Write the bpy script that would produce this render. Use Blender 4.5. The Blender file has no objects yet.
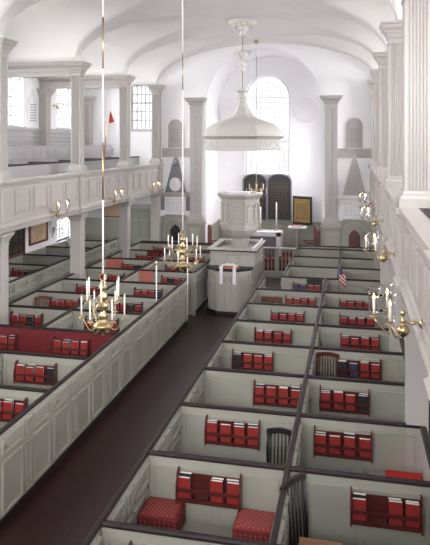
import bpy, bmesh, math, random
from mathutils import Vector, Matrix
from mathutils.geometry import tessellate_polygon
random.seed(7)
SC = bpy.context.scene
COL = SC.collection
PI = math.pi
# ------------------------------------------------------------------ materials
def lin(c):
    return tuple(((x/12.92) if x <= .04045 else ((x+.055)/1.055)**2.4) for x in [v/255 for v in c])
MATS = {}
def mat(name, rgb, rough=.5, metal=0, spec=.5, noise=0, nscale=6, bump=0, coat=0, stretch=None):
    m = bpy.data.materials.new(name); m.use_nodes = True
    nt = m.node_tree; b = nt.nodes['Principled BSDF']
    c = lin(rgb)
    b.inputs['Base Color'].default_value = (*c, 1)
    b.inputs['Roughness'].default_value = rough
    b.inputs['Metallic'].default_value = metal
    b.inputs['Specular IOR Level'].default_value = spec
    b.inputs['Coat Weight'].default_value = coat
    if noise or bump:
        tc = nt.nodes.new('ShaderNodeTexCoord')
        n = nt.nodes.new('ShaderNodeTexNoise'); n.inputs['Scale'].default_value = nscale
        n.inputs['Detail'].default_value = 4
        src = tc.outputs['Object']
        if stretch:
            mp = nt.nodes.new('ShaderNodeMapping'); mp.inputs['Scale'].default_value = stretch
            nt.links.new(src, mp.inputs['Vector']); src = mp.outputs['Vector']
        nt.links.new(src, n.inputs['Vector'])
        if noise:
            r = nt.nodes.new('ShaderNodeValToRGB')
            r.color_ramp.elements[0].position = .3; r.color_ramp.elements[1].position = .7
            r.color_ramp.elements[0].color = (*[x*(1-noise) for x in c], 1)
            r.color_ramp.elements[1].color = (*[min(1, x*(1+noise)) for x in c], 1)
            nt.links.new(n.outputs['Fac'], r.inputs['Fac'])
            nt.links.new(r.outputs['Color'], b.inputs['Base Color'])
        if bump:
            bp = nt.nodes.new('ShaderNodeBump'); bp.inputs['Strength'].default_value = bump
            bp.inputs['Distance'].default_value = .01
            nt.links.new(n.outputs['Fac'], bp.inputs['Height']); nt.links.new(bp.outputs['Normal'], b.inputs['Normal'])
    MATS[name] = m
    return m
mat('wall_plaster', (247,246,248), .6, noise=.015, nscale=1.2)
mat('ceiling_plaster', (236,233,231), .42, spec=.4, noise=.015, nscale=1.0)
mat('cream_paint', (178,172,168), .3)        # columns, gallery fronts
mat('pew_paint', (165,163,153), .34, noise=.02, nscale=2.5)
mat('pulpit_paint', (180,176,169), .35, noise=.015, nscale=2)
mat('canopy_paint', (200,197,192), .4)
mat('gallery_grey', (176,173,174), .35)
mat('stone_grey', (176,171,169), .5, noise=.05, nscale=9)
mat('marble_white', (236,234,237), .35, noise=.03, nscale=6)
mat('slate', (128,126,136), .5, noise=.12, nscale=7)
mat('dado_paint', (164,162,152), .4, noise=.015)
mat('cap_wood', (42,32,32), .42, spec=.35, noise=.15, nscale=14)
mat('dark_green', (38,42,38), .5, noise=.1)
mat('floor_boards', (48,23,26), .34, spec=.35, noise=.3, nscale=3, stretch=(9,.5,1))
mat('side_floor', (120,108,104), .5, noise=.1)
mat('rack_wood', (82,36,32), .35, noise=.25, nscale=10, stretch=(1,6,6))
mat('brown_wood', (104,66,54), .4, noise=.25, nscale=9, stretch=(6,1,1))
mat('dark_chair', (38,32,34), .35, noise=.2)
mat('book_red', (142,42,40), .45, noise=.08, nscale=20)
mat('book_black', (34,34,42), .45)
mat('book_navy', (44,54,84), .45)
mat('pages', (240,236,228), .7)
mat('red_baize', (108,26,30), .75, noise=.12, nscale=18)
mat('salmon_baize', (188,112,100), .75, noise=.08, nscale=14)
mat('red_cushion', (196,40,34), .6, noise=.06)
mat('brass', (190,172,134), .3, metal=1)
mat('dull_brass', (182,158,118), .32, metal=1)
mat('candle_wax', (250,246,236), .4)
mat('rod_glint', (236,232,230), .6)  # white standing in for reflections along the brass rods
mat('tablet_black', (46,42,44), .4, noise=.15, nscale=5)
mat('gilt', (132,108,72), .4, metal=.6, noise=.1)
mat('old_gold_board', (168,140,88), .45, noise=.2, nscale=7)
mat('tan_board', (196,168,140), .5, noise=.15, nscale=4)
mat('door_green', (150,154,142), .4)
mat('cloth_white', (240,240,246), .7)
mat('leather_red', (132,50,48), .5, noise=.1)
mat('flag_red', (170,44,44), .7); mat('flag_white', (235,230,225), .7); mat('flag_blue', (60,66,112), .7)
mat('iron', (40,38,40), .5)
mat('plaque_red', (96,58,58), .5)
mat('outside_stone', (220,220,226), .8, noise=.06, nscale=.6)
mat('outside_window', (176,178,188), .4)
mat('window_paint', (205,203,206), .4)
mat('ornament_white', (228,222,216), .4)
mat('tan_weave', (160,122,96), .7, noise=.3, nscale=60)
def special():
    # patterned red cushion
    m = mat('cushion_pattern', (170,60,56), .8); nt = m.node_tree; b = nt.nodes['Principled BSDF']
    tc = nt.nodes.new('ShaderNodeTexCoord'); mp = nt.nodes.new('ShaderNodeMapping')
    mp.inputs['Rotation'].default_value = (0, 0, PI/4); mp.inputs['Scale'].default_value = (26, 26, 26)
    v = nt.nodes.new('ShaderNodeTexVoronoi'); v.inputs['Randomness'].default_value = 0; v.inputs['Scale'].default_value = 1
    r = nt.nodes.new('ShaderNodeValToRGB'); r.color_ramp.interpolation = 'CONSTANT'
    r.color_ramp.elements[0].color = (*lin((168,104,92)), 1); r.color_ramp.elements[1].color = (*lin((134,46,48)), 1)
    r.color_ramp.elements[1].position = .27
    nt.links.new(tc.outputs['Object'], mp.inputs['Vector']); nt.links.new(mp.outputs['Vector'], v.inputs['Vector'])
    nt.links.new(v.outputs['Distance'], r.inputs['Fac']); nt.links.new(r.outputs['Color'], b.inputs['Base Color'])
    # window glass: old tinted panes
    def glass(name, tint, gl):
        m = bpy.data.materials.new(name); m.use_nodes = True; nt = m.node_tree
        nt.nodes.remove(nt.nodes['Principled BSDF']); out = nt.nodes['Material Output']
        t = nt.nodes.new('ShaderNodeBsdfTransparent'); t.inputs['Color'].default_value = (*tint, 1)
        g = nt.nodes.new('ShaderNodeBsdfGlossy'); g.inputs['Roughness'].default_value = .05
        mx = nt.nodes.new('ShaderNodeMixShader'); mx.inputs['Fac'].default_value = gl
        nt.links.new(t.outputs[0], mx.inputs[1]); nt.links.new(g.outputs[0], mx.inputs[2])
        nt.links.new(mx.outputs[0], out.inputs['Surface']); MATS[name] = m
    glass('window_glass', (.92,.91,.92), .04)
    glass('lamp_glass', (.93,.93,.94), .10)
    m = MATS['lamp_glass']; nt = m.node_tree; lw = nt.nodes.new('ShaderNodeLayerWeight'); lw.inputs['Blend'].default_value = .32
    mx = [n for n in nt.nodes if n.type == 'MIX_SHADER'][0]; nt.links.new(lw.outputs['Facing'], mx.inputs['Fac'])
    m = bpy.data.materials.new('flame'); m.use_nodes = True; b = m.node_tree.nodes['Principled BSDF']
    b.inputs['Emission Color'].default_value = (1, .52, .16, 1); b.inputs['Emission Strength'].default_value = 9
    b.inputs['Base Color'].default_value = (1, .8, .5, 1); MATS['flame'] = m
special()
# ------------------------------------------------------------------ objects
ORIG = {}
def tag(o, label, cat, group=None, kind=None):
    o['label'] = label
    if cat: o['category'] = cat
    if group: o['group'] = group
    if kind: o['kind'] = kind
    return o
def thing(name, label, cat, loc=(0,0,0), group=None, rz=0):
    o = bpy.data.objects.new(name, None); COL.objects.link(o)
    o.empty_display_size = .1
    o.location = loc; o.rotation_euler = (0, 0, rz); ORIG[o.name] = Vector(loc)
    return tag(o, label, cat, group)
def build(name, bm, m, parent=None, loc=None, local=False):
    """link a bmesh written in world coordinates as one object (local=True: already in the thing's own coordinates)"""
    org = ORIG[parent.name] if parent else Vector(loc or (0,0,0))
    if not local: bmesh.ops.translate(bm, verts=bm.verts, vec=-org)
    bmesh.ops.recalc_face_normals(bm, faces=bm.faces)
    me = bpy.data.meshes.new(name); bm.to_mesh(me); bm.free()
    for x in (m if isinstance(m, (list, tuple)) else [m]): me.materials.append(MATS[x])
    o = bpy.data.objects.new(name, me); COL.objects.link(o)
    if parent: o.parent = parent
    else: o.location = org
    ORIG[o.name] = org
    return o
def struct(name, bm, m, parent=None):
    o = build(name, bm, m, parent)
    if not parent: o['kind'] = 'structure'
    return o
def copy_tree(o, parent=None):
    c = o.copy(); COL.objects.link(c); ORIG[c.name] = ORIG.get(o.name, Vector())
    if parent: c.parent = parent
    for ch in list(o.children): copy_tree(ch, c)
    return c
def place(proto, used, loc, rz, label, group=None):
    """first use moves the prototype itself, later uses copy it with its parts"""
    o = proto if not used[0] else copy_tree(proto)
    used[0] = True
    o.location = loc; o.rotation_euler = (0, 0, rz); o['label'] = label
    if group: o['group'] = group
    return o
# ------------------------------------------------------------------ shapes
def B(): return bmesh.new()
def quad(bm, vs):
    return bm.faces.new([bm.verts.new(v) for v in vs])
def box(bm, x0, y0, z0, x1, y1, z1, M=None):
    x0, x1 = min(x0,x1), max(x0,x1); y0, y1 = min(y0,y1), max(y0,y1); z0, z1 = min(z0,z1), max(z0,z1)
    P = [Vector(p) for p in ((x0,y0,z0),(x1,y0,z0),(x1,y1,z0),(x0,y1,z0),(x0,y0,z1),(x1,y0,z1),(x1,y1,z1),(x0,y1,z1))]
    if M: P = [M @ p for p in P]
    v = [bm.verts.new(p) for p in P]
    for f in ((0,3,2,1),(4,5,6,7),(0,1,5,4),(1,2,6,5),(2,3,7,6),(3,0,4,7)): bm.faces.new([v[i] for i in f])
def sweep_sections(bm, secs, smooth=False, caps=True, closed=True):
    R = [[bm.verts.new(p) for p in s] for s in secs]
    n = len(R[0])
    for a, b in zip(R, R[1:]):
        for i in range(n if closed else n-1):
            f = bm.faces.new((a[i], a[(i+1) % n], b[(i+1) % n], b[i])); f.smooth = smooth
    if caps:
        bm.faces.new(R[0][::-1]); bm.faces.new(R[-1])
def lathe(bm, prof, c=(0,0,0), n=16, a0=0, smooth=True):
    secs = []
    for r, z in prof:
        r = max(r, .0004)
        secs.append([(c[0]+r*math.cos(a0+2*PI*i/n), c[1]+r*math.sin(a0+2*PI*i/n), c[2]+z) for i in range(n)])
    sweep_sections(bm, secs, smooth)
def tube(bm, pts, r, n=8, smooth=True):
    pts = [Vector(p) for p in pts]; secs = []
    for i, p in enumerate(pts):
        d = (pts[min(i+1, len(pts)-1)] - pts[max(i-1, 0)]).normalized()
        u = d.orthogonal().normalized() if i == 0 else (secs_u - d*secs_u.dot(d)).normalized()
        secs_u = u; w = d.cross(u)
        rr = r[i] if isinstance(r, (list, tuple)) else r
        secs.append([p + (u*math.cos(2*PI*k/n) + w*math.sin(2*PI*k/n))*rr for k in range(n)])
    sweep_sections(bm, secs, smooth)
def prism(bm, poly, f0, f1):
    """poly: 2-D points; f0/f1: maps from 2-D to the 3-D near and far faces"""
    sweep_sections(bm, [[f0(*p) for p in poly], [f1(*p) for p in poly]])
def plate(bm, outer, holes, m, t0, t1):
    """flat slab with holes; m(a, b, t) -> point"""
    loops = [outer] + holes
    tris = tessellate_polygon([[Vector((p[0], p[1], 0)) for p in l] for l in loops])
    flat = [p for l in loops for p in l]
    va = [bm.verts.new(m(p[0], p[1], t0)) for p in flat]; vb = [bm.verts.new(m(p[0], p[1], t1)) for p in flat]
    for t in tris:
        if len(set(t)) < 3: continue
        try: bm.faces.new([va[i] for i in t]); bm.faces.new([vb[i] for i in reversed(t)])
        except ValueError: pass
    k = 0
    for l in loops:
        n = len(l)
        for i in range(n):
            j = (i+1) % n
            bm.faces.new((va[k+i], va[k+j], vb[k+j], vb[k+i]))
        k += n
def arch_poly(c, w, z0, z1, n=16, rise=None):
    r = w/2; rise = r if rise is None else rise
    return [(c-r, z0), (c+r, z0)] + [(c+r*math.cos(PI*i/n), z1-rise+rise*math.sin(PI*i/n)) for i in range(n+1)]
def field(bm, m, a0, b0, a1, b1, h=.018, s=.035):
    """raised and fielded panel on the plane m(a, b, t); t grows out of the plane"""
    if a1-a0 < 2.4*s or b1-b0 < 2.4*s: s = min(a1-a0, b1-b0)*.3
    o = [(a0,b0),(a1,b0),(a1,b1),(a0,b1)]; i = [(a0+s,b0+s),(a1-s,b0+s),(a1-s,b1-s),(a0+s,b1-s)]
    sweep_sections(bm, [[m(*p, -.002) for p in o], [m(*p, h*.35) for p in o], [m(*p, h) for p in i]])
def frame(bm, m, a0, b0, a1, b1, w=.02, h=.015):
    """raised moulding round a panel"""
    for (p, q) in (((a0,b0),(a1,b0+w)), ((a0,b1-w),(a1,b1)), ((a0,b0+w),(a0+w,b1-w)), ((a1-w,b0+w),(a1,b1-w))):
        sweep_sections(bm, [[m(x, y, -.002) for x, y in ((p[0],p[1]),(q[0],p[1]),(q[0],q[1]),(p[0],q[1]))],
                            [m(x, y, h) for x, y in ((p[0]+w*.2,p[1]+w*.2),(q[0]-w*.2,p[1]+w*.2),(q[0]-w*.2,q[1]-w*.2),(p[0]+w*.2,q[1]-w*.2))]])
def mould(bm, prof, path):
    """profile [(out, z)] carried along a path of ((x, y), (nx, ny)) stations with mitred normals"""
    secs = [[(p[0]+n[0]*o, p[1]+n[1]*o, z) for o, z in prof] for p, n in path]
    sweep_sections(bm, secs)
def square_ring(bm, cx, cy, prof):
    """stack of square sections [(half width, z)]"""
    sweep_sections(bm, [[(cx-h,cy-h,z),(cx+h,cy-h,z),(cx+h,cy+h,z),(cx-h,cy+h,z)] for h, z in prof])
# ------------------------------------------------------------------ plan
AX = -3.325                      # centre line of the nave
YW = 23.2                        # end wall
XL, XR = -10.5, 3.85             # outer walls
XCL, XCR = -7.45, .80            # column lines
YC = [12.04, 15.97, 19.62, 23.2]
YB = -2.5                        # the room is modelled from here on
ZG = 2.85                        # gallery soffit
EYE = 4.8
def m_end(a, b, t): return (a, YW+t, b)              # end wall: t into the wall
def m_left(a, b, t): return (XL-t, a, b)
def m_right(a, b, t): return (XR+t, a, b)
# ------------------------------------------------------------------ camera
cam = bpy.data.cameras.new('camera'); co = bpy.data.objects.new('camera', cam); COL.objects.link(co)
F = 621.0; VX, VY = 353.0, 142.0
yaw = math.atan((VX-215)/F)
cam.sensor_fit = 'HORIZONTAL'; cam.sensor_width = 36; cam.lens = 36*F/430
cam.shift_y = -(272.5-VY)/430
cam.clip_start = .05; cam.clip_end = 300
co.location = (0, 0, EYE); co.rotation_euler = (PI/2, 0, yaw)
SC.camera = co
# ================================================================== the room
bm = B(); box(bm, XL-.3, YB, -.2, XR+.3, 26, 0); struct('floor', bm, 'floor_boards')
# --- ceiling: nave vault crossed by a lunette in every bay
def z_nave(x):
    u = (x-AX)/4.13
    return 7.0+1.5*math.sqrt(max(0, 1-u*u)) if abs(u) < 1 else 7.0
BAYS = [YC[0]-3.7*k for k in range(5, 0, -1)] + YC
def z_cross(y):
    for a, b in zip(BAYS, BAYS[1:]):
        if a <= y <= b:
            t = (y-(a+b)/2)/((b-a)/2-.16)
            return 7.0+1.5*(max(0, 1-abs(t)**2.3))**(1/2.3) if abs(t) < 1 else 7.0
    return 7.0
xs = []
x = XL-.15
while x < XR+.15: xs.append(x); x += .1
xs += [AX-4.13, AX+4.13, AX-4.11, AX+4.11, AX-4.07, AX+4.07, XR+.15]; xs = sorted(set(round(v,4) for v in xs))
ys = []
for a, b in zip(BAYS, BAYS[1:]):
    n = 36; h = (b-a)/2; c = (a+b)/2
    ys += [a, a+.155] + [c+(h-.16)*math.sin(PI/2*(2*i/n-1)) for i in range(n+1)] + [b-.155]
ys += [YB, YW+.05]; ys = sorted(set(round(v,4) for v in ys if v >= YB))
bm = B()
G = [[bm.verts.new((x, y, max(z_nave(x), z_cross(y)))) for x in xs] for y in ys]
for j in range(len(ys)-1):
    for i in range(len(xs)-1):
        bm.faces.new((G[j][i], G[j][i+1], G[j+1][i+1], G[j+1][i])).smooth = True
for e in bm.edges:
    if len(e.link_faces) == 2 and e.calc_face_angle(0) > .35: e.smooth = False
for f in bm.faces: f.normal_flip() if f.normal.z > 0 else None
me = bpy.data.meshes.new('ceiling'); bm.to_mesh(me); bm.free(); me.materials.append(MATS['ceiling_plaster'])
o = bpy.data.objects.new('ceiling', me); COL.objects.link(o); o['kind'] = 'structure'
# --- walls with their window openings
WIN = []          # (plane, centre, width, sill, top, columns, rows)
for k in range(-4, 3):
    a, b = (YC[k], YC[k+1]) if k >= 0 else (YC[0]+3.7*k, YC[0]+3.7*(k+1)); c = (a+b)/2
    WIN.append(('L', c, 1.25, 5.3, 7.75)); WIN.append(('L', c, 1.2, 1.15, 2.15))
    WIN.append(('R', c, 1.25, 5.3, 7.75)); WIN.append(('R', c, 1.2, 1.15, 2.15))
PIC_Y = 17.8
WIN = [w for w in WIN if not (w[0] == 'L' and abs(w[1]-PIC_Y) < .3 and w[3] < 2)]   # a painted board hangs there
WIN.append(('E', -8.1, .98, 5.27, 7.85)); WIN.append(('E', 1.45, .98, 5.27, 7.85))
def wpoly(w):
    return arch_poly(w[1], w[2], w[3], w[4]) if w[3] > 2 else [(w[1]-w[2]/2,w[3]),(w[1]+w[2]/2,w[3]),(w[1]+w[2]/2,w[4]),(w[1]-w[2]/2,w[4])]
for name, key, m in (('wall_left', 'L', m_left), ('wall_right', 'R', m_right)):
    bm = B(); plate(bm, [(YB,0),(YW,0),(YW,9),(YB,9)], [wpoly(w) for w in WIN if w[0] == key], m, 0, .35); struct(name, bm, 'wall_plaster')
CH = 2.2
bm = B()
arch = [(AX-CH, -.1), (AX+CH, -.1)] + [(AX+CH*math.cos(PI*i/32), 6.15+2.2*math.sin(PI*i/32)) for i in range(33)]
outer = [(XL-.35, 0), (AX-CH, 0)] + arch[2:][::-1] + [(AX+CH, 0), (XR+.35, 0), (XR+.35, 9), (XL-.35, 9)]
plate(bm, outer, [wpoly(w) for w in WIN if w[0] == 'E'], m_end, 0, .35)
struct('wall_end', bm, 'wall_plaster')
bm = B(); plate(bm, [(XL-.35, 0), (XR+.35, 0), (XR+.35, 9), (XL-.35, 9)], [arch_poly(AX+dx, 2.2, 4.9, 8.2, 16) for dx in (-4.6, -1.6, 1.6, 4.6)], lambda a, b, t: (a, YB-t, b), 0, .3); struct('wall_rear_added', bm, 'wall_plaster')  # unseen rear wall, added so light enters only through its high openings
# chancel recess
YK = 25.45
bm = B()
secs = [[(a, y, b) for a, b in [(AX-CH, 0)] + arch[2:][::-1]] for y in (YW+.3, YK+.02)]
secs2 = [[(AX+(a-AX)*1.09, y, (b-6.15)*1.09+6.15 if b > 6.15 else b) for a, y, b in s] for s in secs]
sweep_sections(bm, [secs[0], secs[1]], caps=False, closed=False)
for f in bm.faces: f.smooth = True
struct('wall_chancel_side', bm, 'wall_plaster')
WS = (24.45, .9, 2.6, 5.9)  # unseen side window, added to let light into the chancel
m_cs = lambda a, b, t: (AX+CH+t, a, b)
bm = B(); plate(bm, [(YW+.3, 0), (YK+.02, 0), (YK+.02, 6.16), (YW+.3, 6.16)], [arch_poly(*WS)], m_cs, 0, .3); struct('wall_chancel_right', bm, 'wall_plaster')
WC = (-3.46, 1.84, 3.42, 7.56)
m_ch = lambda a, b, t: (a, YK+t, b)
bm = B(); plate(bm, [(AX-CH-.3, 0), (AX+CH+.3, 0), (AX+CH+.3, 8.8), (AX-CH-.3, 8.8)], [arch_poly(WC[0], WC[1], WC[2], WC[3], 24)], m_ch, 0, .35)
struct('wall_chancel_back', bm, 'wall_plaster')
bm = B(); box(bm, AX-CH, 22.3, 0, AX+CH, YK, .3); box(bm, AX-CH+.3, 22.0, 0, AX+CH-.3, 22.3, .15); struct('floor_chancel', bm, 'red_baize')
# dado of the chancel
bm = B()
for (x0, x1, y0, y1) in ((AX-CH, AX-CH+.05, YW+.36, YK), (AX+CH-.05, AX+CH, YW+.36, YK)): box(bm, x0, y0, .3, x1, y1, 1.5)
box(bm, AX-CH, YK-.05, .3, AX+CH, YK, 1.5); box(bm, AX-CH, YK-.09, 1.5, AX+CH, YK, 1.56)
mch = lambda a, b, t: (a, YK-.05-t, b)
for i in range(4): field(bm, mch, AX-CH+.1+i*1.06, .5, AX-CH+1.06+i*1.06, 1.38)
struct('baseboard_chancel', bm, 'dado_paint')
# roundels on the chancel wall
for k, px in enumerate((-5.0, -1.88)):
    bm = B(); lathe(bm, [(.44,0),(.50,.012),(.50,.03),(.46,.035),(.0,.036)], n=40)
    bmesh.ops.rotate(bm, verts=bm.verts, cent=(0,0,0), matrix=Matrix.Rotation(PI/2, 3, 'X'))
    o = build('wall_roundel', bm, 'marble_white', None, (px, YK-.001, 6.1), local=True)
    tag(o, ('round white plaster roundel on the chancel wall beside the pulpit canopy', 'round white plaster roundel high between chancel window and its fluted pilaster')[k], 'roundel')
# --- windows
def make_window(n, m, c, w, z0, z1, arched, nc, nr, fw=.05, depth=.16, bt=.017):
    bm = B()
    P = arch_poly(c, w, z0, z1, 24) if arched else [(c-w/2,z0),(c+w/2,z0),(c+w/2,z1),(c-w/2,z1)]
    Q = arch_poly(c, w-2*fw, z0+fw, z1-fw, 24) if arched else [(c-w/2+fw,z0+fw),(c+w/2-fw,z0+fw),(c+w/2-fw,z1-fw),(c-w/2+fw,z1-fw)]
    plate(bm, P, [Q], m, depth, depth+.08)
    root = struct('window_%d' % n, bm, 'window_paint')
    b2 = B(); r = w/2-fw; zs = z1-fw-r if arched else z1-fw
    def bar(a0, b0, a1, b1, t=bt):
        d = Vector((a1-a0, b1-b0)); L = d.length
        if L < .01: return
        nn = Vector((-d.y, d.x))/L*t
        prism(b2, [(a0+nn.x,b0+nn.y),(a0-nn.x,b0-nn.y),(a1-nn.x,b1-nn.y),(a1+nn.x,b1+nn.y)], lambda a, b: m(a, b, depth+.02), lambda a, b: m(a, b, depth+.06))
    for i in range(1, nc): bar(c-r+2*r*i/nc, z0+fw, c-r+2*r*i/nc, zs)
    for j in range(1, nr): bar(c-r, z0+fw+(zs-z0-fw)*j/nr, c+r, z0+fw+(zs-z0-fw)*j/nr, bt*1.6 if j == nr//2 else bt)
    if arched:
        bar(c-r, zs, c+r, zs, bt*1.3)
        for rr in (r*.36, r*.68):
            for i in range(12): bar(c+rr*math.cos(PI*i/12), zs+rr*math.sin(PI*i/12), c+rr*math.cos(PI*(i+1)/12), zs+rr*math.sin(PI*(i+1)/12), bt)
        for i in range(1, 8):
            a = PI*i/8; bar(c+r*.36*math.cos(a), zs+r*.36*math.sin(a), c+r*math.cos(a), zs+r*math.sin(a), bt)
    build('glazing_bars', b2, 'window_paint', root)
    b3 = B(); f = b3.faces.new([b3.verts.new(m(a, b, depth+.04)) for a, b in Q]); build('glass_pane', b3, 'window_glass', root)
    b4 = B(); prism(b4, [(c-w/2-.08,z0-.06),(c+w/2+.08,z0-.06),(c+w/2+.08,z0),(c-w/2-.08,z0)], lambda a, b: m(a, b, -.06), lambda a, b: m(a, b, depth)); build('window_sill', b4, 'window_paint', root)
    return root
make_window(1, m_ch, WC[0], WC[1], WC[2], WC[3], True, 9, 15, bt=.009)
make_window(2, m_cs, *WS, True, 4, 10)  # the added chancel side window, out of view
n = 3
for w in WIN:
    m = {'L': m_left, 'R': m_right, 'E': m_end}[w[0]]
    make_window(n, m, w[1], w[2], w[3], w[4], w[3] > 2, 5 if w[0] != 'E' else 5, 6 if w[3] > 2 else 5); n += 1
# house across the street, seen through the chancel window
hs = thing('town_house', 'pale grey town house outside, seen through the chancel window', 'building', (-3.4, 40, 0))
bm = B(); box(bm, -13, 40, 0, 8, 48, 5.0); build('house_wall', bm, 'outside_stone', hs)
for x in (-7.2, -4.7, -2.2, .3):
    for z in (.8, 3.0):
        bm = B(); box(bm, x, 39.95, z, x+1.0, 40.05, z+1.5); build('house_window', bm, 'outside_window', hs)
bm = B(); box(bm, -13.3, 39.7, 4.9, 8.3, 48.3, 5.2); build('house_cornice', bm, 'outside_stone', hs)
# ground outside
bm = B(); box(bm, -60, -40, -.5, 60, 80, -.25); struct('floor_outside', bm, 'side_floor')
# --- band course, wainscot of the end wall
bm = B()
for a, b in ((XCL+.2, AX-CH-.5), (AX+CH+.5, XCR-.16)): box(bm, a, YW-.05, 4.22, b, YW, 4.50); box(bm, a, YW-.08, 4.50, b, YW, 4.56)
struct('trim_1', bm, 'stone_grey')
bm = B()
for a, b in ((XL, AX-CH-.55), (AX+CH+.55, XR)):
    box(bm, a, YW-.04, 0, b, YW, 1.7); box(bm, a, YW-.08, 1.7, b, YW, 1.78)
struct('baseboard_end', bm, 'dado_paint')
bm = B(); box(bm, XL, YB, 0, XL+.04, YW, 1.08); box(bm, XL, YB, 1.08, XL+.08, YW, 1.14); struct('baseboard_left', bm, 'dado_paint')
bm = B(); box(bm, XR, YB, 0, XR-.04, YW, 1.08); struct('baseboard_right', bm, 'dado_paint')
bm = B(); box(bm, XL, YB, 5.18, XL+.12, YW, 5.26)
for i in range(6): box(bm, XL, YB, 4.3+i*.145, XL+.05, YW, 4.435+i*.145)
struct('trim_2', bm, 'gallery_grey')
# ================================================================== columns
def flute_poly(h, nf=6, d=.014):
    side = []; m = .035; step = (2*h-2*m)/nf
    for i in range(nf):
        a = -h+m+i*step
        side += [(a+step*.14, 0), (a+step*.30, d), (a+step*.70, d), (a+step*.86, 0)]
    P = []
    for k in range(4):
        c, s = math.cos(k*PI/2), math.sin(k*PI/2)
        for a, dd in [(-h, 0)] + side:
            x, y = a, -h+dd
            P.append((x*c-y*s, x*s+y*c))
    return P
CAPP = [(0,0),(.018,.005),(.018,.04),(.0,.045),(.0,.09),(.015,.10),(.035,.15),(.035,.175),(.06,.19),(.075,.24),(.115,.28),(.125,.30),(.125,.34),(.15,.36),(.15,.39)]
def column(x, y, z0, z1, h, label, group, fluted, capk=1.0, base=True):
    t = thing('column', label, 'column', (x, y, z0), group)
    bm = B()
    if fluted:
        P = flute_poly(h); prism(bm, P, lambda a, b: (x+a, y+b, z0+.2), lambda a, b: (x+a, y+b, z1-.38*capk))
    else: square_ring(bm, x, y, [(h, z0+.2), (h, z1-.38*capk)])
    build('shaft', bm, 'cream_paint', t)
    bm = B(); square_ring(bm, x, y, [(h+.07, z0), (h+.07, z0+.1), (h+.055, z0+.115), (h+.05, z0+.15), (h+.02, z0+.17), (h+.012, z0+.21)]); build('base', bm, 'cream_paint', t)
    bm = B(); q = z1-.39*capk; square_ring(bm, x, y, [(h+o*capk, q+z*capk) for o, z in CAPP]); build('capital', bm, 'cream_paint', t)
    return t
ordn = ['first', 'second', 'third', 'fourth', 'fifth', 'sixth', 'seventh', 'eighth', 'ninth', 'tenth', 'eleventh', 'twelfth', 'thirteenth']
for k, y in enumerate([8.4] + YC[:3] + [YW-.17]):
    column(XCL, y, 3.97, 7.0, .14, 'square grey column on the left gallery rail, %s counting toward the chancel' % (ordn[k-1] if k else 'hidden one'), 'left gallery columns', True) if k else None
    column(XCR, y, 3.97, 7.0, .16, 'fluted square column on the right gallery rail, %s counting away from the camera' % ordn[k], 'right gallery columns', True)
    column(XCL, y, 0, ZG, .15, 'square column holding up the left gallery front, %s counting toward the chancel' % ordn[k-1], 'columns under the left gallery', False, .7) if k else None
    column(XCR, y, 0, ZG, .135, 'square column holding up the right gallery front, %s counting away from the camera' % ordn[k], 'columns under the right gallery', False, .6)
# transverse beams over the galleries
for side, x0, x1 in (('left', XL, XCL-.17), ('right', XCR+.17, XR)):
    for k, y in enumerate([8.4] + YC[:3]):
        if side == 'left' and k == 0: continue
        bm = B(); sweep_sections(bm, [[(x, y+sx*w, z) for w, z, sx in ((.13,6.62,-1),(.13,6.74,-1),(.15,6.75,-1),(.15,6.84,-1),(.2,6.9,-1),(.24,6.93,-1),(.26,7.01,-1),(.26,7.01,1),(.24,6.93,1),(.2,6.9,1),(.15,6.84,1),(.15,6.75,1),(.13,6.74,1),(.13,6.62,1))] for x in (x0, x1)])
        o = build('cross_beam', bm, 'cream_paint', None, ((x0+x1)/2, y, 6.62))
        tag(o, 'moulded beam from the %s %s gallery column across to the outer wall' % (ordn[k-1 if side == 'left' else k], side), 'beam', side+' gallery beams')
# pilasters on the outer wall of the left gallery
for k, (x, y) in enumerate(((XL+.1, YC[1]), (XL+.1, YC[2]), (XL+.17, YW-.17))):
    column(x, y, 4.3, 6.62, .17, ('flat grey pilaster on the gallery outer wall behind the first column', 'flat grey pilaster on the gallery outer wall between its two windows', 'flat grey pilaster in the far corner of the left gallery')[k], 'gallery wall pilasters', True, .9)
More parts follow.
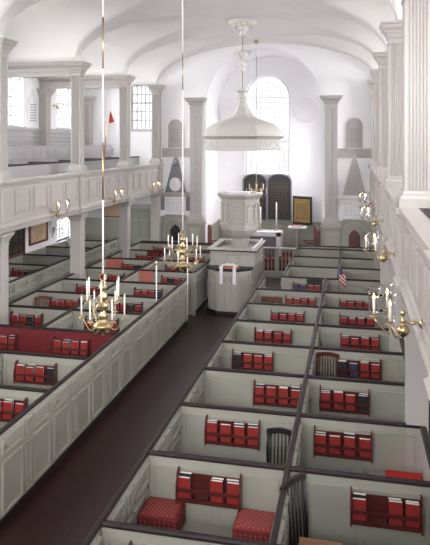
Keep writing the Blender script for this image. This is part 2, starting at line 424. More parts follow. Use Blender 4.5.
# chancel arch pilasters on pedestals
for k, x in enumerate((-5.87, -.78)):
    t = thing('pilaster', ('tall grey pilaster on a pedestal, left of the chancel arch', 'tall grey pilaster on a pedestal, right of the chancel arch')[k], 'pilaster', (x, YW, 0), 'chancel arch pilasters')
    y = YW-.1
    bm = B(); prism(bm, [(-.225,-.1),(-.06,-.1),(-.05,-.085),(.05,-.085),(.06,-.1),(.225,-.1),(.225,.12),(-.225,.12)], lambda a, b: (x+a, y+b, 2.0), lambda a, b: (x+a, y+b, 6.08)); build('shaft', bm, 'stone_grey', t)
    bm = B(); sweep_sections(bm, [[(x-w,y-d,z),(x+w,y-d,z),(x+w,y+.12,z),(x-w,y+.12,z)] for w, d, z in ((.34,.2,1.75),(.34,.2,1.86),(.30,.17,1.9),(.28,.15,1.95),(.25,.12,2.02))]); build('base', bm, 'stone_grey', t)
    bm = B(); sweep_sections(bm, [[(x-.225-o,y-.1-o,6.06+z),(x+.225+o,y-.1-o,6.06+z),(x+.225+o,y+.12,6.06+z),(x-.225-o,y+.12,6.06+z)] for o, z in ((0,0),(.02,.0),(.02,.05),(.0,.05),(.0,.13),(.03,.15),(.05,.22),(.08,.26),(.14,.32),(.16,.34),(.16,.39),(.2,.42))]); build('capital', bm, 'stone_grey', t)
    bm = B(); box(bm, x-.33, y-.18, 0, x+.33, y+.1, 1.6); sweep_sections(bm, [[(x-w,y-d,z),(x+w,y-d,z),(x+w,y+.1,z),(x-w,y+.1,z)] for w, d, z in ((.34,.19,1.6),(.38,.23,1.66),(.38,.23,1.75))]); field(bm, lambda a, b, t_: (a, y-.18-t_, b), x-.24, .3, x+.24, 1.5); build('pedestal', bm, 'dado_paint', t)
# archivolt round the chancel arch
# ================================================================== galleries
def parapet(sgn, xface, xback, label, y0, y1, ped_x0, ped_x1, cols):
    """sgn: +1 the left gallery (front looks to +x), -1 the right gallery"""
    t = thing('gallery_parapet', label, 'gallery front', (xface, (y0+y1)/2, ZG))
    bm = B(); box(bm, xface, y0, 3.02, xback, y1, 3.82); build('front_board', bm, 'cream_paint', t)
    prof = [(-.11,3.82),(.0,3.82),(.02,3.84),(.03,3.88),(.065,3.90),(.075,3.92),(.075,3.97),(-.15,3.97),(-.15,3.93),(-.11,3.9)]
    bm = B(); mould(bm, [(o*sgn, z) for o, z in prof], [((xface, y0), (1, 0)), ((xface, y1), (1, 0))]); build('top_rail', bm, 'cream_paint', t)
    prof = [(-.1,2.86),(.0,2.86),(.03,2.88),(.03,2.92),(.06,2.93),(.075,2.98),(.04,3.0),(.02,3.05),(.0,3.07),(-.1,3.07)]
    bm = B(); mould(bm, [(o*sgn, z) for o, z in prof], [((xface, y0), (1, 0)), ((xface, y1), (1, 0))]); build('cornice', bm, 'cream_paint', t)
    m = lambda a, b, d: (xface+sgn*d, a, b)
    for y in cols:
        bm = B(); p0, p1 = sorted((xface+sgn*.05, xback-sgn*.05))
        box(bm, p0, y-.235, 2.98, p1, y+.235, 3.86)
        frame(bm, lambda a, b, d: (xface+sgn*(.05+d), a, b), y-.16, 3.16, y+.16, 3.76, .02, .012)
        prof = [(.05,3.82),(.07,3.84),(.08,3.88),(.115,3.90),(.125,3.92),(.125,3.969),(-.1,3.969),(-.1,3.82)]
        mould(bm, [(o*sgn, z) for o, z in prof], [((xface, y-.3), (1, 0)), ((xface, y+.3), (1, 0))])
        prof = [(.0,2.85),(.08,2.88),(.08,2.92),(.11,2.93),(.125,2.98),(.09,3.0),(.07,3.05),(.0,3.07)]
        mould(bm, [(o*sgn, z) for o, z in prof], [((xface, y-.3), (1, 0)), ((xface, y+.3), (1, 0))])
        build('pedestal', bm, 'cream_paint', t)
    for a, b in zip(cols, cols[1:]):
        bm = B(); s = (b-a-.6)/4
        for i in range(4):
            p = a+.3+i*s+.07; q = p+s-.14
            frame(bm, m, p, 3.17, q, 3.75, .045, .035); field(bm, m, p+.05, 3.22, q-.05, 3.70, .022, .06)
        build('panelling', bm, 'cream_paint', t)
    return t
CL = [4.7, 8.4] + YC[:3] + [YW-.17]
parapet(1, -7.30, -7.42, 'panelled white gallery front along the left side, with candle sconces on it', 3, YW, 0, 0, CL)
parapet(-1, .65, .77, 'panelled white gallery front along the right side, close to the camera', 1, YW, 0, 0, [1.1]+CL)
bm = B(); box(bm, XL, YB, ZG, XCL+.17, YW, ZG+.12); struct('floor_left_gallery', bm, 'gallery_grey')
bm = B(); box(bm, XCR-.17, YB, ZG, XR, YW, ZG+.12); struct('floor_right_gallery', bm, 'gallery_grey')
bm = B(); box(bm, XL, YB, ZG+.12, -8.95, YW, 3.35); box(bm, XL, YB, 3.35, -9.9, YW, 3.8); struct('floor_gallery_steps', bm, 'gallery_grey')
# gallery pews: boxes in tiers, dark capped
def cap_strip(bm, x0, y0, x1, y1, z, w=.045, h=.035):
    dx, dy = x1-x0, y1-y0; L = math.hypot(dx, dy); nx, ny = -dy/L, dx/L
    prof = [(-w,z),(-w,z+h*.6),(-w*.6,z+h),(w*.6,z+h),(w,z+h*.6),(w,z)]
    sweep_sections(bm, [[(px+nx*o, py+ny*o, zz) for o, zz in prof] for px, py in ((x0,y0),(x1,y1))])
k = 0
for j, y0 in enumerate((10.35, 12.2, 14.05, 15.9, 17.75, 19.6, 21.4)):
    y1 = min(y0+1.85, YW-.2)
    for tier, (x0, x1, zf, zt) in enumerate(((-8.9, -8.15, 2.97, 4.2), (-9.85, -9.3, 3.35, 4.63))):
        t = thing('gallery_pew', 'grey box pew in the left gallery, %s tier, %s from the near end' % (('front', 'rear')[tier], ordn[j]), 'pew', (x1, y0, zf), 'left gallery pews')
        bm = B(); box(bm, x1-.04, y0+.03, zf, x1, y1, zt); box(bm, x0, y0+.0, zf, x1, y0+.04, zt)
        if tier:
            for i in range(4): field(bm, lambda a, b, d: (x1+d, a, b), y0+.1+i*.44, zt-.36, y0+.5+i*.44, zt-.06)
        build('panel', bm, 'gallery_grey', t)
        bm = B(); cap_strip(bm, x1-.02, y0, x1-.02, y1, zt, .045, .05); cap_strip(bm, x0, y0+.02, x1, y0+.02, zt, .045, .05); build('cap_rail', bm, 'cap_wood' if not tier else 'gallery_grey', t)
        bm = B(); box(bm, x0, y0+.04, zf+.4, x0+.35, y1-.02, zf+.45); build('seat', bm, 'gallery_grey', t)
for j, y0 in enumerate((6.9, 8.7, 10.5, 12.3, 14.1, 16)):
    t = thing('gallery_pew', 'grey pew front behind the right gallery rail, %s from the camera' % ordn[j], 'pew', (1.7, y0, 2.97), 'right gallery pews')
    bm = B(); box(bm, 1.68, y0, 2.97, 1.72, y0+1.75, 3.75); build('panel', bm, 'gallery_grey', t)
    bm = B(); cap_strip(bm, 1.7, y0, 1.7, y0+1.75, 3.75, .035); build('cap_rail', bm, 'cap_wood', t)
    t = thing('book_ledge', 'ledge of books behind the right gallery rail, %s from the camera' % ordn[j], 'shelf', (.9, y0+.2, 3.55), 'right gallery book ledges')
    bm = B(); box(bm, .77, y0+.25, 3.5, 1.12, y0+1.5, 3.54); box(bm, .77, y0+.5, 3.38, .85, y0+.56, 3.5); box(bm, .77, y0+1.2, 3.38, .85, y0+1.26, 3.5); build('shelf_board', bm, 'gallery_grey', t)
# ================================================================== box pews
PH = 1.16                                   # panel height, the cap goes on top
ROWS = [5.53+1.38*k for k in range(8)] + [16.7, 18.2, 19.75, 21.3]
def side_panels(bm, m, L, sgn=1):
    """two wide and a narrow panel with a row of small ones above, along the length L; the wide first one is the door"""
    k = L/1.38; xs_ = [(.06,.56),(.62,.78),(.84,1.32)]
    for a, b in xs_:
        for z0, z1 in ((.14, .80), (.87, 1.10)):
            frame(bm, m, a*k, z0, b*k, z1, .036, .032)
def partition(bm, x0, x1, y, zt=PH, h0=0):
    box(bm, x0, y-.02, h0, x1, y+.02, zt)
    m = lambda a, b, d: (a, y-.02-d, b)
    mid = (x0+x1)/2
    for a, b in ((x0+.07, mid-.03), (mid+.03, x1-.07)): frame(bm, m, a, .16, b, 1.06, .016, .012)
def pew(block, col, k, x0, x1, y0, y1, label, side_x, left_side, front=False, lining=None, side_lining=None, back=True, outer_wall=None, group=None):
    t = thing('box_pew', label, 'pew', ((x0+x1)/2, (y0+y1)/2, 0), group)
    # near partition (the row line y0) with its own cap
    if back:
        bm = B(); partition(bm, x0+.03, x1-.03, y0); build('partition', bm, 'pew_paint', t)
        if lining:
            lm, la, lb = lining if isinstance(lining, tuple) else (lining, x0+.03, x1-.03)
            bm = B(); box(bm, la, y0-.045, .06, lb, y0-.021, PH-.0); build('baize_lining', bm, lm, t)
        bm = B(); cap_strip(bm, x0+.03, y0, x1-.03, y0, PH, .034, .04); build('partition_cap', bm, 'cap_wood', t)
    # side panel along the aisle or between two columns of pews (the red-lined pew runs the full width, without a divider)
    if side_x is None: return t
    bm = B(); box(bm, side_x-.022, y0, .04, side_x+.022, y1, PH)
    for sg in (1, -1):
        side_panels(bm, lambda a, b, d: (side_x+sg*(.022+d), y0+a, b), y1-y0)
    side = build('side_panel', bm, 'pew_paint', t)
    if side_lining:
        bm = B(); box(bm, side_x+.04, y0+.03, .1, side_x+.05, y1-.03, PH-.01); build('baize_lining', bm, side_lining, t)
    bm = B(); cap_strip(bm, side_x, y0-.0, side_x, y1, PH, .032, .042); build('side_cap', bm, 'cap_wood', t)
    if front:
        bm = B(); box(bm, side_x-.05, y0, 0, side_x+.05, y1, .1); build('plinth', bm, 'cap_wood', t)
        for yy, zz in ((y0+.13, .98), (y0+.66, .30)):
            for sg in (1, -1):
                bm = B(); lathe(bm, [(.012,0),(.008,.012),(.018,.02),(.02,.032),(.0,.042)], n=8)
                bmesh.ops.rotate(bm, verts=bm.verts, cent=(0,0,0), matrix=Matrix.Rotation(sg*PI/2, 3, 'Y'))
                bmesh.ops.translate(bm, verts=bm.verts, vec=(side_x+sg*.036, yy, zz)); build('door_knob', bm, 'dull_brass', t)
    if outer_wall is not None:
        bm = B(); box(bm, outer_wall-.02, y0, 0, outer_wall+.02, y1, PH); build('end_panel', bm, 'pew_paint', t)
        bm = B(); cap_strip(bm, outer_wall, y0, outer_wall, y1, PH, .04); build('end_cap', bm, 'cap_wood', t)
    # bench against the near partition, its seat looking to the chancel
    if back:
        bm = B(); box(bm, x0+.05, y0+.03, .41, x1-.05, y0+.38, .45); box(bm, x0+.05, y0+.33, .02, x1-.05, y0+.36, .41); build('seat', bm, 'pew_paint', t)
    return t
rowname = lambda k: ordn[k]
def row_end(k): return ROWS[k+1] if k+1 < len(ROWS) else 22.0
# near pew (partly below the picture) to give row 0 its surroundings
YR = [4.15] + ROWS
for k in range(-1, len(ROWS)):
    y0 = YR[k+1]; y1 = row_end(k)
    if k == len(ROWS)-1: y1 = 21.85
    far = k >= 8
    nm = '%s row up' % ordn[k] if k >= 0 else 'cut by the bottom edge'
    xa, xb, xc = (-2.35, -.706, .87) if not far else (-1.85, -.40, .87)
    pew('R', 1, k, xa, xb, y0, y1, 'grey box pew, right block beside the centre aisle, '+nm, xa, True, front=True, group='pews right of the aisle')
    pew('R', 2, k, xb, xc, y0, y1, 'grey box pew, right block under the right gallery, '+nm, xb, True, outer_wall=xc, group='pews by the right gallery')
    if k == len(ROWS)-1:
        for (a, b) in ((xa, xc),):
            t = thing('pew_back', 'far grey panel closing the right block of pews toward the altar', 'panel', ((a+b)/2, y1, 0))
            bm = B(); partition(bm, a, b, y1+.02); build('panel', bm, 'pew_paint', t)
            bm = B(); cap_strip(bm, a, y1+.02, b, y1+.02, PH); build('cap_rail', bm, 'cap_wood', t)
for k in range(1, len(ROWS)):
    y0 = ROWS[k]; y1 = row_end(k)
    if k == len(ROWS)-1: y1 = 21.6
    lin_f = {4: ('red_baize', -5.965, -4.33), 8: ('salmon_baize', -5.9, -5.5)}.get(k); lin_b = {4: ('red_baize', -7.49, -5.965), 9: ('salmon_baize', -7.5, -6.95), 10: ('red_baize', -6.7, -5.96)}.get(k)
    side_b = {6: 'salmon_baize', 8: None, 7: None}.get(k)
    nm = '%s row from the near end' % ordn[k-1]
    if k == 4: nm = 'its near partition lined in red baize'
    if k == 7:
        # the aisle front stops short here: an open doorway
        t = pew('L', 1, k, -5.93, -4.30, y0, y0+.62, 'grey box pew left of the aisle, its aisle door standing open', -4.30, False, front=True, group='pews left of the aisle')
        bm = B(); box(bm, -4.34, y1-.06, 0, -4.26, y1, PH+.02); build('door_post', bm, 'pew_paint', t)
        bm = B(); box(bm, -4.32, y0+.62, 0, -4.28, y0+.68, PH+.02); build('door_post', bm, 'pew_paint', t)
    else:
        pew('L', 1, k, -5.93, -4.30, y0, y1, 'grey box pew left of the aisle, '+nm, -4.30, False, front=True, lining=lin_f, group='pews left of the aisle')
    pew('L', 2, k, -7.52, -5.93, y0, y1, 'grey box pew by the left gallery columns, '+nm, -5.93 if k != 3 else None, False, outer_wall=-7.52, lining=lin_b, group='pews by the left columns')
t = thing('pew_back', 'far grey panel closing the left block of pews toward the memorial', 'panel', (-5.9, 21.6, 0))
bm = B(); partition(bm, -7.52, -4.30, 21.62); build('panel', bm, 'pew_paint', t)
bm = B(); cap_strip(bm, -7.52, 21.62, -4.30, 21.62, PH); build('cap_rail', bm, 'cap_wood', t)
# salmon lining panels: the far sides of three left pews
# pews along the outer wall under the left gallery
for k in range(3, len(ROWS)):
    y0 = ROWS[k]; y1 = row_end(k)
    pew('S', 1, k, XL+.1, -8.66, y0, y1, 'grey wall pew under the left gallery, %s row from the near end' % ordn[k-3], -8.66, False, front=True, group='wall pews under the left gallery')
# ------------------------------------------------------------------ book racks
RW = .74
def rack_proto(w, label):
    t = thing('book_rack', label, 'book rack')
    for x in (-w/2, w/2-.018):
        bm = B(); prism(bm, [(-.13,.0),(.0,.0),(.0,.36),(-.05,.36),(-.09,.33),(-.10,.25),(-.13,.22)], lambda a, b: (x, a, b), lambda a, b: (x+.018, a, b)); build('end_panel', bm, 'rack_wood', t, local=True)
    bm = B(); box(bm, -w/2+.018, -.12, .02, w/2-.018, 0, .035); build('shelf', bm, 'rack_wood', t, local=True)
    for z0, z1 in ((.035,.07), (.14,.178)):
        bm = B(); box(bm, -w/2+.018, -.128, z0, w/2-.018, -.115, z1); build('front_slat', bm, 'rack_wood', t, local=True)
    bm = B(); box(bm, -w/2+.018, -.012, .03, w/2-.018, 0, .30); build('back_board', bm, 'rack_wood', t, local=True)
    for i in range(1, 4):
        bm = B(); box(bm, -w/2+i*w/4-.006, -.115, .035, -w/2+i*w/4+.006, -.012, .12); build('divider', bm, 'rack_wood', t, local=True)
    return t
def book_proto(color, label):
    w, h, d = .142, .25, .036
    bm = B(); box(bm, -w/2, -d/2, 0, w/2, -d/2+.004, h); box(bm, -w/2, d/2-.004, 0, w/2, d/2, h); box(bm, -w/2, -d/2, 0, -w/2+.005, d/2, h)
    o = build('hymn_book' if 'red' in color else 'prayer_book', bm, color, None, (0,0,0), local=True); tag(o, label, 'book')
    bm = B(); box(bm, -w/2+.005, -d/2+.004, .004, w/2-.006, d/2-.004, h+.003); build('pages', bm, 'pages', o, local=True)
    return o
rackP = rack_proto(RW, ''); rackU = [False]
bookP = {c: (book_proto(c, ''), [False]) for c in ('book_red', 'book_black', 'book_navy')}
slot_name = ['leftmost', 'second', 'third', 'rightmost']
cname = {'book_red': 'red', 'book_black': 'black', 'book_navy': 'navy blue'}
def rack(x, y, front, rear, where, where_short, grp, z=.72, yaw_=0):
    place(rackP, rackU, (x, y, z), 0, 'red-brown wooden book rack, '+where, 'book racks on the pews')
    for i in range(4):
        for layer, seq in ((0, front), (1, rear)):
            c = {'r': 'book_red', 'k': 'book_black', 'n': 'book_navy', '.': None}[seq[i]]
            if not c: continue
            p, u = bookP[c]
            lab = '%s book, %s%s slot, rack %s' % (cname[c], 'behind in the ' if layer else '', slot_name[i], where_short)
            o = place(p, u, (x-RW/2+(i+.5)*RW/4+random.uniform(-.008,.008), y-(.082 if layer == 0 else .038), z+.036+(.018 if layer else 0)), 0, lab, 'hymn and prayer books')
            o.rotation_euler = (-.0 if layer else -.06, 0, 0)
            sc = random.uniform(.94, 1.04); o.scale = (1, 1, sc)
F0 = lambda k: ROWS[k]-.04
R1 = {0:(-1.66,'rrrr','nk.k'), 1:(-1.585,'r.rr','k.kn'), 2:(-1.58,'rrrr','k.nk'), 3:(-1.14,'rrrr','k.kk'), 4:(-1.745,'krrr','k..k'), 5:(-1.556,'rrrr','kn.k'), 6:(-1.41,'rrrr','k..k'), 7:(-1.235,'rrrr','kk.k'), 8:(-1.20,'nnrr','....')}
R2 = {1:(.34,'r.rr','k.kk'), 2:(-.13,'rrrr','k.k.'), 3:(-.126,'rrrk','nn.k'), 4:(.10,'knrr','k.k.'), 5:(.13,'rrrr','k.k.'), 6:(.08,'rrrr','.kk.'), 7:(.05,'rrrr','k..k')}
for k, (x, f, r) in R1.items():
    rack(x, F0(k), f, r, 'aisle side of the right pews, %s up' % ordn[k], '%s up, right pews aisle side' % ordn[k], 1)
for i, (k, (x, f, r)) in enumerate(R2.items()):
    rack(x, F0(k), f, r, 'gallery side of the right pews, %s up' % ordn[i], '%s up, right pews gallery side' % ordn[i], 1)
L1 = {2:(-5.0,'rrrr','k.k.'), 3:(-5.23,'rrrk','kk..'), 4:(-5.24,'rrrr','.k.k'), 5:(-5.2,'rkrr','k...'), 6:(-5.15,'rrkr','....'), 7:(-5.1,'rrrn','....'), 8:(-4.85,'rkrr','....'), 9:(-5.2,'rrkk','....'), 10:(-5.1,'rrrr','....'), 11:(-5.0,'rkrn','....')}
L2 = {4:(-6.75,'rrrr','.k.k'), 5:(-6.95,'rrkr','k..k'), 6:(-6.72,'rrrr','k...'), 7:(-6.7,'rrrr','....'), 8:(-6.7,'rrrn','....'), 9:(-6.6,'rrkk','....'), 10:(-6.7,'rrrr','....'), 11:(-6.6,'rrkk','....')}
for i, (k, (x, f, r)) in enumerate(L1.items()):
    rack(x, F0(k)-(.016 if k == 4 else 0), f, r, 'aisle side of the left pews, %s up' % ordn[i], '%s up, left pews aisle side' % ordn[i], 1)
for i, (k, (x, f, r)) in enumerate(L2.items()):
    rack(x, F0(k)-(.016 if k == 4 else 0), f, r, 'column side of the left pews, %s up' % ordn[i], '%s up, left pews column side' % ordn[i], 1)
for i, k in enumerate((5, 6, 7, 8)):
    rack(-9.45, F0(k), 'rrkr', '....', 'wall pews under the left gallery, %s up' % ordn[i], '%s up, left wall pews' % ordn[i], 1)
# loose books on the right gallery ledges
for j, y0 in enumerate((6.9, 8.7, 10.5, 12.3)):
    for i, c in enumerate(('book_red', 'book_navy', 'book_black', 'book_red')):
        p, u = bookP[c]
        o = place(p, u, (.98, y0+.45+.26*i, 3.558), 0, '%s book lying flat, %s along the %s ledge behind the right gallery rail' % (cname[c], slot_name[i], ordn[j]), 'gallery books')
        o.rotation_euler = (PI/2, 0, .2*((i % 3)-1)); o.location.y += .12; o.scale = (1, 1, 1)
# ------------------------------------------------------------------ things in the pews
def hassock(x, y, label, w=.22):
    t = thing('kneeler', label, 'kneeler', (x, y, .45), 'red kneelers')
    bm = B(); d, h = .19, .27
    secs = [[(sx*(w-i_), sy*(d-i_), z) for sx, sy in ((-1,-1),(1,-1),(1,1),(-1,1))] for i_, z in ((.02,0),(0,.03),(0,h-.05),(.012,h-.02),(.04,h))]
    sweep_sections(bm, secs); o = build('cushion', bm, 'cushion_pattern', t, local=True)
    bm = B()
    for z in (.03, h-.045):
        secs = [[(sx*(w+.003), sy*(d+.003), z+q) for sx, sy in ((-1,-1),(1,-1),(1,1),(-1,1))] for q in (0,.012)]
        sweep_sections(bm, secs)
    build('piping', bm, 'leather_red', t, local=True)
t = thing('bench', 'plain grey bench under the two red kneelers', 'bench', (-1.55, 6.68, 0))
bm = B(); box(bm, -2.3, 6.46, .41, -.76, 6.88, .45); build('seat', bm, 'pew_paint', t)
for x in (-2.2, -.86):
    bm = B(); box(bm, x-.03, 6.5, 0, x+.03, 6.84, .41); build('leg', bm, 'pew_paint', t)
hassock(-2.09, 6.67, 'red patterned kneeler at the aisle end of the nearest pew')
hassock(-1.03, 6.67, 'red patterned kneeler beside the central divider in the nearest pew')
def chair(x, y, rz, label, m, h=1.0, w=.44, n=6):
    t = thing('spindle_chair', label, 'chair', (x, y, 0), None, rz)
    bm = B(); prism(bm, [(-w/2,-.22),(w/2,-.22),(w*.46,.2),(-w*.46,.2)], lambda a, b: (a, b, .43), lambda a, b: (a, b, .46)); build('seat', bm, m, t, local=True)
    for sx in (-1, 1):
        bm = B(); tube(bm, [(sx*(w/2-.04), -.18, .43), (sx*(w/2-.02), -.21, 0)], [.02,.014]); build('leg', bm, m, t, local=True)
        bm = B(); tube(bm, [(sx*(w/2-.05), .17, .43), (sx*(w/2-.03), .22, 0)], [.02,.014]); build('leg', bm, m, t, local=True)
        bm = B(); tube(bm, [(sx*(w/2-.03), .18, .45), (sx*(w/2-.015), .2, .75), (sx*(w/2-.03), .235, h)], [.018,.018,.016]); build('back_post', bm, m, t, local=True)
    for i in range(n):
        xx = -w/2+.06+(w-.12)*i/(n-1)
        bm = B(); tube(bm, [(xx, .185, .45), (xx*1.0, .2, .7), (xx, .235, h-.03)], [.009,.012,.009], 6); build('spindle', bm, m, t, local=True)
    bm = B(); sweep_sections(bm, [[(-w/2+w*i/8, y_, z_+h+.035*math.sin(PI*i/8)) for y_, z_ in ((.22,-.05),(.25,-.05),(.25,.02),(.22,.02))] for i in range(9)]); build('crest_rail', bm, m, t, local=True)
    return t
chair(-.945, 8.0, 0, 'dark spindle-back chair against the second partition beside the divider', 'dark_chair', .95, .36)
chair(-.42, 6.48, PI/2-.55, 'dark curved-back chair seen from its side, nearest pew by the divider', 'dark_chair', 1.2, .42)
chair(-.43, 10.78, 0, 'red-brown spindle-back chair standing against a partition beside a book rack', 'rack_wood', 1.08, .40, 7)
chair(-7.2, 13.45, .3, 'small brown chair by the left gallery column', 'brown_wood', 1.05, .4)
t = thing('box_table', 'small wooden box with a woven tan top in the nearest pew', 'box', (-.3, 5.95, 0))
bm = B(); box(bm, -.5, 5.86, 0, -.12, 6.2, .83); build('body', bm, 'brown_wood', t)
bm = B(); box(bm, -.52, 5.84, .83, -.10, 6.22, .87); build('woven_top', bm, 'tan_weave', t)
t = thing('seat_cushion', 'bright red seat cushion in the corner of the second right-hand pew', 'cushion', (.55, 8.0, .57))
bm = B(); box(bm, .40, 7.9, .57, .84, 8.22, .62); box(bm, .60, 7.8, .57, .82, 7.9, .62); bmesh.ops.bevel(bm, geom=bm.edges[:], offset=.012, segments=2, affect='EDGES'); build('cushion', bm, 'red_cushion', t)
t = thing('bench', 'grey corner bench under the bright red cushion', 'bench', (.5, 8.0, 0))
bm = B(); box(bm, .18, 7.86, .0, .84, 8.24, .57); box(bm, .46, 7.7, .0, .84, 7.86, .57); build('seat', bm, 'pew_paint', t)
t = thing('wooden_board', 'plain brown wooden board leaning on a partition beside a book rack', 'board', (-1.93, 15.1, .75))
bm = B(); box(bm, -2.2, 15.09, .72, -1.68, 15.15, 1.02); bmesh.ops.bevel(bm, geom=bm.edges[:], offset=.006, segments=1, affect='EDGES'); build('panel', bm, 'brown_wood', t)
t = thing('wooden_box', 'small dark brown box beside the gallery in the far right pews', 'box', (.5, 15.0, .9))
bm = B(); box(bm, .36, 16.48, .72, .64, 16.66, .88); build('body', bm, 'brown_wood', t)
t = thing('green_board', 'dark green panel set into a far right-hand pew partition', 'panel', (-1.0, 16.66, .4))
bm = B(); box(bm, -1.2, 16.63, .40, -.80, 16.672, 1.155); build('panel', bm, 'dark_green', t)
# warden's staff
t = thing('warden_staff', 'white staff with a brass tip standing on the left pew rail', 'staff', (-4.42, 13.77, 1.0))
bm = B(); tube(bm, [(-4.45, 13.76, .9), (-4.45, 13.76, 1.95)], .016); build('shaft', bm, 'candle_wax', t)
bm = B(); lathe(bm, [(.02,0),(.03,.02),(.02,.05),(.028,.08),(.0,.12)], (-4.45, 13.76, 1.94), 10); build('tip', bm, 'brass', t)
t = thing('warden_staff', 'white staff with a brass tip beside the open pew doorway', 'staff', (-4.3, 15.83, 1.0))
bm = B(); tube(bm, [(-4.24, 15.76, .1), (-4.24, 15.76, 1.8)], .016); build('shaft', bm, 'candle_wax', t)
bm = B(); lathe(bm, [(.02,0),(.03,.02),(.02,.05),(.028,.08),(.0,.12)], (-4.24, 15.76, 1.79), 10); build('tip', bm, 'brass', t)
# flags
def flag(t, x, y, z0, z1, w, tilt=0):
    n = 7
    for c, nm in (('flag_red', 'red_stripes'), ('flag_white', 'white_stripes')):
        bm = B()
        for i in range(n):
            if (i % 2 == 0) != (c == 'flag_red'): continue
            a0 = z0+(z1-z0)*i/n; a1 = z0+(z1-z0)*(i+1)/n
            N = 8
            R_ = [[bm.verts.new((x+w*j/N, y+.02*math.sin(j*1.4)+q, zz-tilt*j/N)) for zz in (a0, a1)] for j in range(N+1) for q in (0,)]
            Q_ = [[bm.verts.new((x+w*j/N, y+.02*math.sin(j*1.4)+.006, zz-tilt*j/N)) for zz in (a0, a1)] for j in range(N+1)]
            for j in range(N):
                bm.faces.new((R_[j][0], R_[j+1][0], R_[j+1][1], R_[j][1])); bm.faces.new((Q_[j][1], Q_[j+1][1], Q_[j+1][0], Q_[j][0]))
                bm.faces.new((R_[j][1], R_[j+1][1], Q_[j+1][1], Q_[j][1])); bm.faces.new((R_[j][0], Q_[j][0], Q_[j+1][0], R_[j+1][0]))
        build(nm, bm, c, t)
t = thing('flag', 'small striped red, white and blue flag on the far right pew divider', 'flag', (-.33, 16.55, 1.0))
bm = B(); tube(bm, [(-.35, 16.52, .9), (-.35, 16.52, 1.62)], .008, 6); build('stick', bm, 'brass', t)
flag(t, -.345, 16.52, 1.16, 1.50, .16, .16)
bm = B(); box(bm, -.343, 16.50, 1.34, -.27, 16.555, 1.5); build('canton', bm, 'flag_blue', t)
# ================================================================== pulpit, three decks
def ngon(cx, cy, r, n, a0): return [(cx+r*math.cos(a0+2*PI*i/n), cy+r*math.sin(a0+2*PI*i/n)) for i in range(n)]
def poly_stack(bm, cx, cy, prof, n=8, a0=PI/8):
    sweep_sections(bm, [[(x, y, z) for x, y in ngon(cx, cy, max(r,.001), n, a0)] for r, z in prof])
PX, PY = -3.36, 18.7
t = thing('pulpit', 'tall octagonal grey pulpit with arched panels, standing behind the desks', 'pulpit', (PX, PY, 1.0))
bm = B(); poly_stack(bm, PX, PY, [(.60,2.22),(.62,2.24),(.62,2.30),(.585,2.32),(.585,3.0),(.60,3.02),(.60,3.06)]); 
for i in range(8):
    a = -PI/2+i*PI/4; c, s = math.cos(a), math.sin(a); ap = .585*math.cos(PI/8)
    m = lambda u, b, d: (PX+c*(ap+d)-s*u, PY+s*(ap+d)+c*u, b)
    P = arch_poly(0, .30, 2.40, 2.95, 12); Q = arch_poly(0, .24, 2.43, 2.92, 12)
    plate(bm, P, [Q], m, -.002, .04)
    for sg in (-1, 1): prism(bm, [(sg*.165,2.34),(sg*.215,2.34),(sg*.215,2.99),(sg*.165,2.99)], lambda u, b: m(u, b, -.002), lambda u, b: m(u, b, .03))
    prism(bm, [(-.2,2.80),(.2,2.80),(.2,2.825),(-.2,2.825)], lambda u, b: m(u, b, -.002), lambda u, b: m(u, b, .036))
build('drum', bm, 'pulpit_paint', t)
bm = B(); poly_stack(bm, PX, PY, [(.60,3.06),(.62,3.10),(.66,3.14),(.70,3.18),(.71,3.20),(.71,3.25),(.52,3.25),(.52,3.2)]); build('cornice', bm, 'pulpit_paint', t)
bm = B(); poly_stack(bm, PX, PY, [(.28,1.55),(.28,1.86),(.30,1.90),(.36,1.95),(.45,2.0),(.52,2.08),(.56,2.14),(.60,2.17),(.60,2.22)]); build('stem', bm, 'pulpit_paint', t)
bm = B(); box(bm, PX-.32, PY-.4, 3.25, PX+.32, PY-.1, 3.30); build('cushion', bm, 'cloth_white', t)
# reading desk
X0, X1, Y0, Y1, ZT = -4.02, -2.74, 17.45, 19.25, 1.74
t = thing('reading_desk', 'square panelled grey reading desk below the pulpit', 'desk', ((X0+X1)/2, Y0, 0))
bm = B(); box(bm, X0, Y0, 0, X1, Y0+.06, ZT-.05); box(bm, X0, Y1-.06, 0, X1, Y1, ZT-.05); box(bm, X0, Y0+.06, 0, X0+.06, Y1-.06, ZT-.05); box(bm, X1-.06, Y0+.06, 0, X1, Y1-.06, ZT-.05); box(bm, X0+.06, Y0+.06, 1.5, X1-.06, Y1-.06, 1.6)
build('body', bm, 'pulpit_paint', t)
bm = B(); mf = lambda a, b, d: (a, Y0-d, b); ms = lambda a, b, d: (X1+d, a, b)
for i in range(3):
    p = X0+.06+i*.4; frame(bm, mf, p+.03, 1.36, p+.37, 1.60, .035, .03); frame(bm, mf, p+.03, 1.06, p+.37, 1.30, .035, .03); frame(bm, mf, p+.03, .15, p+.37, 1.0, .035, .03)
for i in range(4):
    p = Y0+.1+i*.42; frame(bm, ms, p, 1.36, p+.36, 1.60, .035, .03); frame(bm, ms, p, 1.06, p+.36, 1.30, .035, .03); frame(bm, ms, p, .15, p+.36, 1.0, .035, .03)
build('panelling', bm, 'pulpit_paint', t)
bm = B(); pr = [(.06,ZT-.08),(.08,ZT-.06),(.08,ZT-.0),(-.12,ZT),(-.12,ZT-.05),(.0,ZT-.08)]
s2 = .7071
box(bm, X0-.08, Y0-.08, ZT-.05, X1+.08, Y0+.22, ZT); box(bm, X0-.08, Y0+.22, ZT-.05, X0+.1, Y1+.05, ZT); box(bm, X1-.1, Y0+.22, ZT-.05, X1+.08, Y1+.05, ZT); box(bm, X0+.1, Y1-.12, ZT-.05, X1-.1, Y1+.05, ZT)
build('top_ledge', bm, 'pulpit_paint', t)
bm = B()
